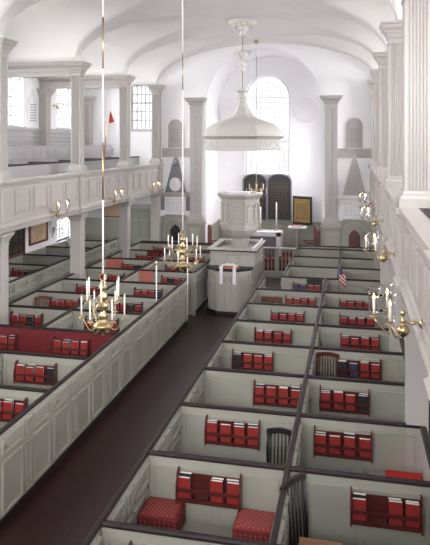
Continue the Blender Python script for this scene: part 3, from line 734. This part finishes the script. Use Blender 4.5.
for (a, b, c_, d_) in ((X0-.08,Y0-.09,X1+.08,Y0-.09),(X1+.09,Y0-.08,X1+.09,Y1+.05)): cap_strip(bm, a, b, c_, d_, ZT-.06, .02, .03)
build('edge_moulding', bm, 'cap_wood', t)
bm = B(); tube(bm, [(X1-.03, Y0+.0, ZT+.03), (X1-.03, Y1, ZT+.03)], .03); build('side_bolster', bm, 'cloth_white', t)
# clerk's desk with canted front
CXK, CYK = -3.40, 17.05
t = thing('clerk_desk', 'low grey desk with canted panelled front and two white bands', 'desk', (CXK, CYK, 0))
P = [(-.60, .29), (-.60, .12), (-.30, -.14), (.30, -.14), (.60, .12), (.60, .29)]
bm = B(); prism(bm, P, lambda a, b: (CXK+a, CYK+b, .0), lambda a, b: (CXK+a, CYK+b, 1.2)); build('body', bm, 'pulpit_paint', t)
bm = B()
for (p, q) in zip(P, P[1:]):
    d = Vector((q[0]-p[0], q[1]-p[1])); L = d.length; d /= L; nn = Vector((d.y, -d.x))
    m = lambda a, b, h: (CXK+p[0]+d.x*a+nn.x*h, CYK+p[1]+d.y*a+nn.y*h, b)
    k_ = 2 if L > .5 else 1
    for i in range(k_):
        a0 = L*i/k_+.05; a1 = L*(i+1)/k_-.05
        frame(bm, m, a0, .93, a1, 1.13, .03, .025); frame(bm, m, a0, .15, a1, .87, .035, .025)
build('panelling', bm, 'pulpit_paint', t)
bm = B(); prism(bm, [(a*1.07, b*1.07-.01) for a, b in P], lambda a, b: (CXK+a, CYK+b, 0), lambda a, b: (CXK+a, CYK+b, .09)); build('plinth', bm, 'cap_wood', t)
bm = B(); sweep_sections(bm, [[(CXK+a*k_, CYK+b*k_-.01, z) for a, b in P] for k_, z in ((1.02,1.2),(1.08,1.23),(1.1,1.25),(1.1,1.275))]); build('top_ledge', bm, 'dark_green', t)
bm = B(); prism(bm, [(-.28,-.10),(.28,-.10),(.28,.12),(-.28,.12)], lambda a, b: (CXK+a, CYK+b, 1.275), lambda a, b: (CXK+a*.95, CYK+b*.95, 1.33)); build('cushion', bm, 'salmon_baize', t)
for x in (-.17, .20):
    bm = B(); box(bm, CXK+x-.045, CYK-.20, .86, CXK+x+.045, CYK-.185, 1.345); box(bm, CXK+x-.045, CYK-.20, 1.335, CXK+x+.045, CYK+.1, 1.35); build('white_band', bm, 'cloth_white', t)
t = thing('open_book', 'open book with white pages lying on the clerk desk cushion', 'book', (CXK+.02, CYK, 1.35))
bm = B(); sweep_sections(bm, [[(CXK+.02+a, y_, 1.352+h) for y_, h in ((CYK-.08,0),(CYK+.14,0),(CYK+.14,b),(CYK-.08,b))] for a, b in ((-.14,.015),(-.07,.035),(0,.02),(.07,.035),(.14,.015))]); build('pages', bm, 'pages', t)
# sounding board
KX, KY = -3.30, 18.75
t = thing('pulpit_canopy', 'large white hexagonal bell-shaped sounding board hanging over the pulpit', 'canopy', (KX, KY, 4.55))
dome = [(1.24,4.99),(1.225,5.04),(1.19,5.11),(1.15,5.18),(1.09,5.25),(1.03,5.30),(.94,5.355),(.83,5.40),(.70,5.445),(.58,5.48),(.48,5.52),(.38,5.58),(.30,5.66),(.235,5.76),(.19,5.86),(.155,5.97),(.145,6.1),(.14,6.2)]
bm = B(); poly_stack(bm, KX, KY, dome, 6, 0); build('bell_roof', bm, 'canopy_paint', t)
bm = B(); poly_stack(bm, KX, KY, [(.14,6.14),(.165,6.15),(.165,6.18),(.145,6.19),(.145,6.30),(.18,6.33),(.21,6.36),(.21,6.40),(.1,6.41)], 6, 0); build('neck_finial', bm, 'canopy_paint', t)
bm = B(); poly_stack(bm, KX, KY, [(1.16,4.58),(1.16,4.88),(1.20,4.90),(1.24,4.93),(1.29,4.96),(1.30,4.985),(1.20,5.0)], 6, 0)
poly_stack(bm, KX, KY, [(1.14,4.545),(1.19,4.55),(1.19,4.60),(1.15,4.61)], 6, 0)
for i in range(6):
    a = PI/6+i*PI/3; c, s = math.cos(a), math.sin(a); ap = 1.16*math.cos(PI/6)
    m = lambda u, b, d: (KX+c*(ap+d)-s*u, KY+s*(ap+d)+c*u, b)
    for j in range(2):
        u0 = -.5+j*.5+.04; N = 10                        # scalloped strapwork on each face
        pts = [(u0+.42*q/N, 4.66+.15*abs(math.sin(PI*q/N))) for q in range(N+1)]
        for (p, q) in zip(pts, pts[1:]): prism(bm, [(p[0],p[1]),(q[0],q[1]),(q[0],q[1]+.022),(p[0],p[1]+.022)], lambda u, b: m(u, b, -.003), lambda u, b: m(u, b, .014))
build('fascia', bm, 'canopy_paint', t)
bm = B(); poly_stack(bm, KX, KY, [(1.14,4.60),(1.14,4.64)], 6, 0); build('soffit', bm, 'canopy_paint', t)
bm = B(); tube(bm, [(KX, KY, 6.38), (KX, KY, 8.2)], .012, 8); build('hanging_rod', bm, 'dull_brass', t)
bm = B(); lathe(bm, [(.01,0),(.07,.03),(.10,.08),(.05,.13),(.12,.18),(.14,.26),(.08,.33),(.04,.37),(.09,.42),(.16,.50),(.18,.58),(.10,.64),(.03,.70),(.0,.72)], (KX, KY, 6.93), 14); build('rod_ornament', bm, 'ornament_white', t)
for i in range(6):
    bm = B(); a = i*PI/3; c, s = math.cos(a), math.sin(a)
    tube(bm, [(KX+c*.12, KY+s*.12, 7.46), (KX+c*.24, KY+s*.24, 7.50), (KX+c*.26, KY+s*.26, 7.6)], [.02,.025,.01], 6); build('leaf_scroll', bm, 'ornament_white', t)
bm = B(); lathe(bm, [(.02,0),(.10,.02),(.12,.08),(.07,.13),(.16,.17),(.17,.23),(.12,.27),(.30,.34),(.42,.38),(.42,.41),(.44,.42),(.44,.46),(.1,.47)], (KX, KY, 8.045), 24)
for i in range(10):
    a = i*PI/5; lathe(bm, [(.0,0),(.05,.03),(.06,.07),(.04,.11),(.0,.13)], (KX+.30*math.cos(a), KY+.30*math.sin(a), 8.29), 8)
build('ceiling_rose', bm, 'ornament_white', t)
# ================================================================== chancel
t = thing('altar_rail', 'grey communion rail with turned balusters across the chancel step', 'railing', (AX, 21.95, 0))
bm = B(); cap_strip(bm, AX-2.1, 21.95, AX+2.1, 21.95, 1.02, .07, .05); build('hand_rail', bm, 'gallery_grey', t)
bm = B(); box(bm, AX-2.1, 21.9, .0, AX+2.1, 22.0, .22); build('bottom_rail', bm, 'gallery_grey', t)
for i in range(33):
    x = AX-2.0+i*.125
    bm = B(); lathe(bm, [(.02,0),(.02,.1),(.03,.14),(.036,.25),(.02,.45),(.014,.6),(.022,.66),(.014,.72),(.02,.82)], (x, 21.95, .21), 8); build('baluster', bm, 'pew_paint', t)
for i in range(4):
    x = AX-2.1+i*1.4; bm = B(); box(bm, x-.05, 21.89, 0, x+.05, 22.01, 1.08); build('post', bm, 'gallery_grey', t)
t = thing('kneeling_cushion', 'long red kneeling cushion behind the communion rail', 'cushion', (AX, 22.5, .3))
bm = B(); box(bm, AX-2.0, 22.35, .3, AX+2.0, 22.65, .58); bmesh.ops.bevel(bm, geom=bm.edges[:], offset=.03, segments=2, affect='EDGES'); build('cushion', bm, 'red_baize', t)
# altar table
t = thing('altar_table', 'altar table draped with a white cloth below the black tablets', 'table', (-3.35, 24.5, .3))
bm = B(); box(bm, -4.3, 24.2, 1.22, -2.75, 24.9, 1.27); box(bm, -4.3, 24.19, 1.1, -2.75, 24.2, 1.27); box(bm, -2.93, 24.19, .34, -2.74, 24.9, 1.26); box(bm, -4.31, 24.19, .34, -4.12, 24.9, 1.26); build('cloth', bm, 'cloth_white', t)
bm = B(); box(bm, -4.1, 24.28, .3, -2.95, 24.85, 1.18); build('body', bm, 'slate', t)
# tablets
t = thing('creed_tablet', 'pair of black round-topped tablets with gilt lettering under the chancel window', 'tablet', (-3.4, YK-.08, 1.56))
for k, c in enumerate((-3.95, -2.94)):
    w = 1.0
    P = arch_poly(c, w, 1.58, 3.5, 20, .32)
    bm = B(); prism(bm, P, lambda a, b: (a, YK-.10, b), lambda a, b: (a, YK-.005, b)); build('board', bm, 'tablet_black', t)
    bm = B(); plate(bm, arch_poly(c, w+.02, 1.57, 3.51, 20, .33), [arch_poly(c, w-.08, 1.62, 3.46, 20, .29)], lambda a, b, d: (a, YK-.14+d, b), 0, .04); build('tablet_frame', bm, 'slate', t)
    bm = B()
    for r in range(17):
        z = 1.75+r*.085; x = c-.38; 
        while x < c+.33:
            L = random.uniform(.05, .16); box(bm, x, YK-.104, z, min(x+L, c+.38), YK-.10, z+.013); x += L+.035
    build('gilt_lettering', bm, 'gilt', t)
t = thing('prayer_board', 'gold lettered board in a black frame leaning beside the black tablets', 'tablet', (-2.1, YK-.4, 1.56), None)
M = Matrix.Translation((-1.98, 25.05, 1.5)) @ Matrix.Rotation(-.42, 4, 'Z')
bm = B(); box(bm, -.42, -.03, 0, .42, .03, 1.12, M); build('board_frame', bm, 'tablet_black', t)
bm = B(); box(bm, -.35, -.04, .09, .35, -.03, 1.02, M); build('gold_field', bm, 'old_gold_board', t)
bm = B()
for r in range(9):
    x = -.27
    while x < .22:
        L = random.uniform(.05, .12); box(bm, x, -.044, .2+r*.075, x+L, -.04, .222+r*.075, M); x += L+.03
build('lettering', bm, 'brown_wood', t)
# candlesticks by the altar
def altar_candle(x, y, z, label, h1, h2):
    t = thing('candlestick', label, 'candlestick', (x, y, z), 'altar candlesticks')
    bm = B(); lathe(bm, [(.09,0),(.09,.02),(.04,.05),(.02,.1),(.03,h1*.5),(.018,h1*.8),(.05,h1-.02),(.05,h1)], (x, y, z), 12); build('stick', bm, 'brass', t)
    bm = B(); lathe(bm, [(.03,0),(.03,h2),(.0,h2+.01)], (x, y, z+h1), 10); build('candle', bm, 'candle_wax', t)
altar_candle(-2.98, 24.7, 1.27, 'white altar candle at the right end of the altar cloth', .22, .9)
altar_candle(-3.62, 24.7, 1.27, 'white altar candle near the middle of the altar cloth', .3, .62)
# side table with a white cloth and a red book
t = thing('credence_table', 'small white-topped table beside the red chairs in the chancel', 'table', (-2.1, 24.2, .3))
bm = B(); box(bm, -2.45, 23.95, 1.47, -1.75, 24.45, 1.52); build('table_top', bm, 'cloth_white', t)
bm = B(); lathe(bm, [(.16,0),(.05,.08),(.04,.4),(.07,.6),(.05,1.17)], (-2.1, 24.2, .3), 12); build('leg', bm, 'dado_paint', t)
t = thing('bible', 'red covered book on the small white table', 'book', (-2.15, 24.2, 1.52))
bm = B(); box(bm, -2.30, 24.05, 1.52, -1.95, 24.35, 1.60); bm2 = B(); box(bm2, -2.29, 24.04, 1.535, -1.96, 24.34, 1.585); build('cover', bm, 'leather_red', t); build('pages', bm2, 'pages', t)
def high_chair(x, y, rz, label):
    t = thing('high_back_chair', label, 'chair', (x, y, .3), 'chancel chairs', rz)
    for sx in (-1, 1):
        bm = B(); box(bm, sx*.25-.025, -.25, 0, sx*.25+.025, -.2, .48); build('leg', bm, 'brown_wood', t, local=True)
        bm = B(); box(bm, sx*.25-.025, .2, 0, sx*.25+.025, .25, 1.22); build('back_post', bm, 'brown_wood', t, local=True)
        bm = B(); box(bm, sx*.25-.025, -.22, .70, sx*.25+.025, .2, .74); build('arm', bm, 'brown_wood', t, local=True)
    bm = B(); box(bm, -.26, -.25, .43, .26, .22, .50); build('seat', bm, 'leather_red', t, local=True)
    bm = B(); prism(bm, arch_poly(0, .46, .56, 1.32, 10, .1), lambda a, b: (a, .2, b), lambda a, b: (a, .245, b)); build('back_pad', bm, 'leather_red', t, local=True)
    bm = B(); plate(bm, arch_poly(0, .54, .5, 1.38, 10, .13), [arch_poly(0, .46, .56, 1.32, 10, .1)], lambda a, b, d: (a, .19+d, b), 0, .065); build('back_frame', bm, 'brown_wood', t, local=True)
high_chair(-1.62, 23.75, -PI/2+.15, 'red upholstered high-back chair nearest the small white table')
high_chair(-1.46, 23.0, -PI/2+.0, 'red upholstered high-back chair beside the pilaster pedestal')
high_chair(-5.08, 22.95, PI/2+.4, 'red upholstered high-back chair behind the pulpit stairs')
# ================================================================== memorials on the end wall
for k, cx in enumerate((-6.71, .05)):
    side = ('left', 'right')[k]
    t = thing('wall_tablet', ('arched grey memorial tablet high on the wall left of the chancel arch', 'arched grey memorial tablet high on the wall right of the chancel arch')[k], 'tablet', (cx, YW-.1, 4.6))
    bm = B(); prism(bm, arch_poly(cx, .58, 4.58, 5.68, 14), lambda a, b: (a, YW-.05, b), lambda a, b: (a, YW, b)); build('surround', bm, 'stone_grey', t)
    bm = B(); prism(bm, arch_poly(cx, .44, 4.72, 5.60, 14), lambda a, b: (a, YW-.075, b), lambda a, b: (a, YW-.05, b)); build('slab', bm, 'slate' if False else 'stone_grey', t)
    bm = B()
    for r in range(9): box(bm, cx-.16, YW-.078, 4.8+r*.06, cx+.16, YW-.075, 4.815+r*.06)
    build('inscription', bm, 'slate', t)
    t = thing('memorial', ('grey pyramid memorial with a white oval portrait medallion', 'pale grey pyramid memorial without medallion, right of the chancel arch')[k], 'memorial', (cx, YW-.1, 1.78))
    bm = B(); sweep_sections(bm, [[(cx-.42,YW-.08,2.85),(cx+.42,YW-.08,2.85),(cx+.42,YW,2.85),(cx-.42,YW,2.85)], [(cx-.10,YW-.06,4.1),(cx+.10,YW-.06,4.1),(cx+.10,YW,4.1),(cx-.10,YW,4.1)], [(cx-.03,YW-.05,4.22),(cx+.03,YW-.05,4.22),(cx+.03,YW,4.22),(cx-.03,YW,4.22)]]); build('pyramid', bm, 'slate' if k == 0 else 'stone_grey', t)
    if k == 0:
        bm = B(); sweep_sections(bm, [[(cx+.23*s_*math.cos(2*PI*i/24), YW-.08-d, 3.16+.27*s_*math.sin(2*PI*i/24)) for i in range(24)] for s_, d in ((1,0),(1,.03),(.85,.035),(.80,.02))]); build('medallion', bm, 'marble_white', t)
        bm = B(); sweep_sections(bm, [[(cx+.02+.10*s_*math.cos(2*PI*i/16), YW-.09-d, 3.20+.14*s_*math.sin(2*PI*i/16)) for i in range(16)] for s_, d in ((1,0),(.9,.04),(.5,.06))]); sweep_sections(bm, [[(cx-.11,YW-.09,2.98),(cx+.13,YW-.09,2.98),(cx+.06,YW-.09,3.1),(cx-.04,YW-.09,3.1)], [(cx-.09,YW-.13,2.98),(cx+.11,YW-.13,2.98),(cx+.05,YW-.13,3.1),(cx-.03,YW-.13,3.1)]]); build('portrait_relief', bm, 'marble_white', t)
        bm = B(); lathe(bm, [(.03,0),(.09,.04),(.12,.12),(.08,.2),(.05,.24)], (cx, YW-.08, 3.86), 12); build('urn', bm, 'slate', t)
    else:
        bm = B(); lathe(bm, [(.03,0),(.05,.04),(.03,.1),(.0,.14)], (cx, YW-.04, 4.2), 10); build('urn', bm, 'marble_white', t)
    bm = B(); sweep_sections(bm, [[(cx-w,YW-d,z),(cx+w,YW-d,z),(cx+w,YW,z),(cx-w,YW,z)] for w, d, z in ((.58,.12,2.68),(.66,.17,2.74),(.68,.2,2.78),(.68,.2,2.85))]); build('shelf', bm, 'marble_white' if k else 'stone_grey', t)
    bm = B(); box(bm, cx-.42, YW-.1, 2.03, cx+.42, YW, 2.68); build('tablet', bm, 'marble_white', t)
    bm = B()
    for r in range(7):
        x = cx-.35
        while x < cx+.3:
            L = random.uniform(.05,.14); box(bm, x, YW-.104, 2.12+r*.075, x+L, YW-.1, 2.14+r*.075); x += L+.04
    build('inscription', bm, 'stone_grey', t)
    for sx in (-1, 1):
        bm = B(); box(bm, cx+sx*.43, YW-.09, 2.15, cx+sx*.58, YW, 2.66); build('side_block', bm, 'slate' if k == 0 else 'marble_white', t)
        bm = B(); box(bm, cx+sx*.42, YW-.11, 1.93, cx+sx*.59, YW, 2.15); build('bracket', bm, 'marble_white', t)
    t = thing('arched_niche', ('arched grey wall niche with a dark plaque, left memorial', 'arched grey wall niche with a dark plaque, right memorial')[k], 'niche', (cx, YW-.1, .3))
    bm = B(); box(bm, cx-.62, YW-.06, .0, cx+.62, YW, 1.98); plate(bm, arch_poly(cx, .86, .7, 1.86, 16), [arch_poly(cx, .70, .7, 1.78, 16)], lambda a, b, d: (a, YW-.13+d, b), 0, .08); build('surround', bm, 'dado_paint', t)
    bm = B(); plate(bm, arch_poly(cx, .92, .66, 1.89, 16), [arch_poly(cx, .84, .66, 1.85, 16)], lambda a, b, d: (a, YW-.15+d, b), 0, .1); build('arch_moulding', bm, 'stone_grey', t)
    bm = B(); P = [(-.2,.98),(.2,.98),(.2,1.42),(.15,1.46),(.12,1.53),(.06,1.56),(0,1.62),(-.06,1.56),(-.12,1.53),(-.15,1.46),(-.2,1.42)]
    prism(bm, P, lambda a, b: (cx+a, YW-.085, b), lambda a, b: (cx+a, YW-.055, b)); build('plaque', bm, 'tablet_black' if k == 0 else 'plaque_red', t)
    bm = B(); box(bm, cx-.04, YW-.11, 1.80, cx+.04, YW-.05, 1.96); build('keystone', bm, 'dado_paint', t)
# door under the left gallery, gold board beside it
bm = B(); box(bm, -8.55, YW-.05, 0, -7.71, YW, 2.2)
for (a0, a1) in ((-8.48,-8.16),(-8.10,-7.78)):
    for (z0, z1) in ((.2,.95),(1.05,2.1)): field(bm, lambda a, b, d: (a, YW-.05-d, b), a0, z0, a1, z1)
d = struct('door_1', bm, 'door_green')
bm = B()
for (a, b, z0, z1) in ((-8.68,-8.55,0,2.2),(-7.71,-7.58,0,2.2),(-8.70,-7.56,2.2,2.36)): box(bm, a, YW-.08, z0, b, YW, z1)
build('door_frame', bm, 'gallery_grey', d)
bm = B(); lathe(bm, [(.015,0),(.03,.03),(.0,.06)], (-7.80, YW-.1, 1.0), 8); build('door_knob', bm, 'brass', d)
def framed(name, m, a0, a1, b0, b1, label, cat, inner, fr):
    c = m((a0+a1)/2, b0, 0); t = thing(name, label, cat, c)
    bm = B(); plate(bm, [(a0,b0),(a1,b0),(a1,b1),(a0,b1)], [[(a0+.07,b0+.07),(a1-.07,b0+.07),(a1-.07,b1-.07),(a0+.07,b1-.07)]], m, -.06, -.005); build('frame', bm, fr, t)
    bm = B(); prism(bm, [(a0+.07,b0+.07),(a1-.07,b0+.07),(a1-.07,b1-.07),(a0+.07,b1-.07)], lambda a, b: m(a, b, -.03), lambda a, b: m(a, b, -.005)); build('panel', bm, inner, t)
    return t
framed('painted_board', m_end, -9.75, -8.95, 1.80, 2.55, 'gold painted board on the end wall behind the gallery column', 'board', 'tan_board', 'gilt')
t = framed('painted_board', m_left, 16.7, 18.45, 1.16, 2.4, 'dark board with gilt scrollwork on the wall under the left gallery', 'board', 'tablet_black', 'brown_wood')
bm = B()
for i in range(5):
    for j in range(3):
        cy, cz = 16.98+i*.3, 1.42+j*.34
        tube(bm, [(XL+.035, cy+.11*(1-q/9)*math.cos(q*.9+i), cz+.13*(1-q/9)*math.sin(q*.9+i)) for q in range(9)], .014, 5)
build('gilt_scrolls', bm, 'gilt', t)
framed('painted_board', m_left, 18.75, 20.0, 1.35, 2.2, 'pale tan framed board on the wall under the left gallery', 'board', 'tan_board', 'brown_wood')
t = thing('wall_shield', 'small white shield-shaped plaque with a dark emblem beside the lower window', 'plaque', (XL+.03, 20.45, 1.5))
bm = B(); prism(bm, [(-.22,.0),(0,-.35),(.22,.0),(.22,.35),(-.22,.35)], lambda a, b: (XL+.05, 20.42+a, 1.72+b), lambda a, b: (XL+.002, 20.42+a, 1.72+b)); build('plate', bm, 'marble_white', t)
bm = B(); prism(bm, [(-.1,.0),(0,-.18),(.1,.0),(.1,.1),(-.1,.1)], lambda a, b: (XL+.06, 20.42+a, 1.66+b), lambda a, b: (XL+.05, 20.42+a, 1.66+b)); build('emblem', bm, 'slate', t)
t = thing('wall_tablet', 'white memorial tablet between the two windows of the left gallery wall', 'tablet', (XL+.05, 19.0, 5.3))
P = [(-.3,5.4),(.3,5.4),(.3,6.2),(.12,6.28),(.10,6.45),(0,6.55),(-.10,6.45),(-.12,6.28),(-.3,6.2)]
bm = B(); prism(bm, P, lambda a, b: (XL+.06, 18.95+a, b), lambda a, b: (XL+.002, 18.95+a, b)); build('slab', bm, 'marble_white', t)
bm = B()
for r in range(7): box(bm, XL+.06, 18.75, 5.5+r*.09, XL+.063, 19.15, 5.525+r*.09)
build('inscription', bm, 'slate', t)
# flag on a leaning staff in the left gallery
t = thing('flag', 'small red flag on a brass staff leaning out over the left gallery', 'flag', (-7.75, 18.3, 2.97))
yF = 15.2
def at(u, v, y, x): pass
bm = B(); tube(bm, [(-6.35, 9.6, 4.8), (-6.10, 9.62, 4.99), (-5.98, 9.64, 5.17)], .012, 6); tube(bm, [(-6.10, 9.62, 4.99), (-5.94, 9.62, 4.80)], .012, 6)
bm.free()
bm = B(); tube(bm, [(-7.75, 18.3, 2.98), (-7.5, 18.1, 4.85), (-7.3, 18.0, 5.75)], .018, 6); build('staff', bm, 'dull_brass', t)
bm = B(); prism(bm, [(-7.3,5.75),(-7.34,5.38),(-7.18,5.42)], lambda a, b: (a, 17.99, b), lambda a, b: (a, 18.01, b)); build('cloth', bm, 'flag_red', t)
KW, KS, KWORLD, EXPO = 40.0, 5.6, 0.6, 1.38

TILT = .3
# ================================================================== chandeliers and sconces
def s_arm(r, z0, z1, a, drop=.1):
    c, s = math.cos(a), math.sin(a)
    P = []
    for i in range(13):
        q = i/12
        rr = .03+(r-.03)*q
        z = z0+(z1-z0)*q*q - drop*math.sin(PI*min(1, q*1.15)) + .05*math.sin(PI*2*q)*(1-q)
        P.append((c*rr, s*rr, z))
    return P
def candle_on(parent, x, y, z, h, r=.011, lit=False):
    bm = B(); lathe(bm, [(.006,-.015),(.012,-.01),(.036,.0),(.04,.008),(.014,.008),(.016,.035),(.012,.035)], (x, y, z), 12); build('drip_pan', bm, 'brass', parent, local=True)
    bm = B(); lathe(bm, [(r,.0),(r,h),(.0,h+.004)], (x, y, z+.03), 8); build('candle', bm, 'candle_wax', parent, local=True)
    if lit:
        bm = B(); lathe(bm, [(.002,0),(.009,.014),(.011,.024),(.006,.042),(.0,.06)], (x, y, z+.03+h+.002), 8); build('flame', bm, 'flame', parent, local=True)
    else:
        bm = B(); lathe(bm, [(.012,0),(.012,.018),(.0,.024)], (x, y, z+.03+h-.002), 8); build('candle_cap', bm, 'brass', parent, local=True)
def chandelier(x, y, z, R, H, nlow, nup, rot, label, rod_bands, top, ch=.24):
    t = thing('chandelier', label, 'chandelier', (x, y, z))
    k = H/.82
    body = [(.0,0),(.012,.01),(.02,.03),(.01,.05),(.03,.06),(.10,.10),(.135,.14),(.13,.165),(.06,.19),(.035,.22),(.055,.25),(.06,.29),(.035,.33),(.03,.36),(.07,.39),(.075,.42),(.03,.45),(.03,.48),(.065,.51),(.06,.55),(.03,.58),(.03,.62),(.06,.645),(.055,.675),(.02,.70),(.015,.74)]
    bm = B(); lathe(bm, [(r*k, zz*k) for r, zz in body], n=18); build('stem', bm, 'brass', t, local=True)
    bm = B(); bmesh.ops.create_circle(bm, segments=1+2, radius=.001); bm.free()
    bm = B(); tube(bm, [(.05*k*math.cos(q*PI/8), 0, (.79+.05*math.sin(q*PI/8))*k) for q in range(17)], .009*k, 6); build('hanging_ring', bm, 'brass', t, local=True)
    for n_, zr, zt, rr, ph in ((nlow, .17, .24, R, rot), (nup, .47, .46, R*.8, rot+PI/max(1, nup))):
        for i in range(n_):
            a = ph+2*PI*i/n_
            P = s_arm(rr, zr*k, zt*k, a, .11*k)
            bm = B(); tube(bm, P, .0085*k, 6); c, s = math.cos(a), math.sin(a)
            tube(bm, [(c*(rr*.45+.045*k*math.cos(q)), s*(rr*.45+.045*k*math.cos(q)), zr*k-.03*k+.045*k*math.sin(q)) for q in [j*.6 for j in range(8)]], .006*k, 5)
            arm = build('arm', bm, 'brass', t, local=True)
            candle_on(arm, P[-1][0], P[-1][1], P[-1][2]+.015, ch)
    # brass hanging rod up to the vault; white lengths paint in its reflections
    zz = .84*k
    bands = [b-z for b in rod_bands]
    for i, (a, b) in enumerate(zip([zz]+bands, bands+[top-z])):
        bm = B(); tube(bm, [(0,0,a), (0,0,b)], .013 if i % 2 == 0 else .011, 8); build('hanging_rod', bm, 'rod_glint' if i % 2 == 0 else 'dull_brass', t, local=True)
    bm = B(); lathe(bm, [(.02,-.1),(.05,-.06),(.09,-.02),(.10,0.02)], (0,0,top-z), 14); build('ceiling_cup', bm, 'brass', t, local=True)
    return t
chandelier(-3.33, 7.94, 2.15, .29, .84, 6, 6, .3, 'nearest brass chandelier with white candles hanging over the left pews', [4.01, 4.79, 5.8, 6.5], 8.48, .27)
chandelier(-3.33, 12.0, 2.19, .37, .82, 6, 6, .55, 'brass chandelier with white candles hanging in front of the pulpit desks', [5.85, 6.57], 8.48, .23)
chandelier(-3.42, 22.3, 2.72, .36, .62, 6, 6, .2, 'farthest brass chandelier, small, hanging in front of the black tablets', [6.0, 7.9], 8.45, .16)
def sconce(x, y, z, rz, label, group, hurricane, n, reach=.30):
    """built pointing to +x from a wall at x = 0"""
    t = thing('wall_sconce', label, 'sconce', (x, y, z), group, rz)
    bm = B(); lathe(bm, [(.05,0),(.05,.008),(.03,.02),(.02,.03)], n=14); bmesh.ops.rotate(bm, verts=bm.verts, cent=(0,0,0), matrix=Matrix.Rotation(PI/2, 3, 'Y')); build('backplate', bm, 'brass', t, local=True)
    bm = B(); tube(bm, [(0,0,0),(.05,0,.0),(.06,0,0),(.09,0,0),(.11,0,0),(reach*.55,0,0)], [.010,.010,.02,.02,.010,.010], 8); build('bracket', bm, 'brass', t, local=True)
    cx = reach*.55
    bm = B(); lathe(bm, [(.0,-.16),(.012,-.15),(.008,-.135),(.03,-.12),(.058,-.09),(.06,-.06),(.045,-.03),(.015,-.015),(.02,.0),(.035,.02),(.015,.04),(.01,.06),(.022,.075),(.022,.095),(.0,.125)], (cx,0,0), 16); build('ball_stem', bm, 'brass', t, local=True)
    for i in range(n):
        a = (i-(n-1)/2)*(2.1/(n-1))+(0 if n > 2 else 0)
        c, s = math.cos(a), math.sin(a); r = .26
        P = [(cx+c*r*q, s*r*q, -.05-.075*math.sin(PI*q)+.075*q*q) for q in [j/10 for j in range(11)]]
        bm = B(); tube(bm, P, .008, 6); arm = build('arm', bm, 'brass', t, local=True)
        candle_on(arm, P[-1][0], P[-1][1], P[-1][2]+.01, .13 if hurricane else .15, .012, True)
        if hurricane:
            bm = B(); zb = P[-1][2]+.02
            pr = [(.028,.0),(.045,.02),(.05,.06),(.047,.14),(.05,.2),(.062,.25),(.068,.262)]
            secs = [[(P[-1][0]+rr*math.cos(2*PI*q/18), P[-1][1]+rr*math.sin(2*PI*q/18), zb+zz) for q in range(18)] for rr, zz in pr]
            sweep_sections(bm, secs, True, caps=False); build('glass_shade', bm, 'lamp_glass', arm, local=True)
    return t
pos = ['nearest', 'second', 'third', 'farthest']
for k, y in enumerate((5.95, 9.6, 13.6, 17.3)):
    sconce(.615, y, 3.14, PI, 'brass candle sconce with glass shades on the right gallery front, %s to the camera' % pos[k], 'right gallery sconces', True, 3)
for k, y in enumerate((14.1, 17.8, 21.5)):
    sconce(-7.265, y, 3.08, 0, 'brass three-candle sconce on the left gallery front, %s from the near end' % ordn[k], 'left gallery sconces', True, 3)
sconce(XL+.002, 20.5, 6.1, 0, 'brass sconce beside the far window of the left gallery wall', None, False, 2)
# ================================================================== light
W = bpy.data.worlds.new('sky'); SC.world = W; W.use_nodes = True
nt = W.node_tree; bg = nt.nodes['Background']
bg.inputs['Color'].default_value = (.93, .95, 1, 1); bg.inputs['Strength'].default_value = KWORLD
def area(name, loc, rot, sx, sy, e, col=(1,1,1)):
    l = bpy.data.lights.new(name, 'AREA'); l.spread = math.radians(130); l.shape = 'RECTANGLE'; l.size = sx; l.size_y = sy; l.energy = e; l.color = col
    o = bpy.data.objects.new(name, l); COL.objects.link(o); o.location = loc; o.rotation_euler = rot
    return o
# daylight standing outside every window, shining in
def win_light(w, k):
    z = (w[3]+w[4])/2; h = w[4]-w[3]
    if w[0] == 'L': area('daylight', (XL-1.2, w[1]-.3, z+.2), (PI/2-TILT, 0, -PI/2), w[2]+.25, h+.3, k*(w[2]+.3)*(h+.3))
    if w[0] == 'R': area('daylight', (XR+1.2, w[1]-.3, z+.2), (PI/2-TILT, 0, PI/2), w[2]+.25, h+.3, k*(w[2]+.3)*(h+.3))
for w in WIN: win_light(w, KW)
area('daylight', (WC[0], YK+1.6, 8.9), (PI/2-.75, 0, PI), 2.3, 2.2, KW*2.3*4.4*.8)
area('daylight', (AX+CH+.7, WS[0], 4.3), (PI/2-TILT, 0, PI/2), 1.2, 3.4, KW*1.2*3.4*.45)  # extra lamp at the added side window, brightens the chancel
if KS:  # soft low fill from behind the camera, added to lift the end wall
    l = bpy.data.lights.new('fill_sun', 'SUN'); l.energy = KS; l.angle = math.radians(60); o = bpy.data.objects.new('fill_sun', l); COL.objects.link(o)
    o.rotation_euler = (PI/2-.12, 0, .05)
SC.view_settings.view_transform = 'Standard'; SC.view_settings.look = 'None'; SC.view_settings.gamma = 1
SC.view_settings.use_curve_mapping = False
SC.view_settings.exposure = EXPO
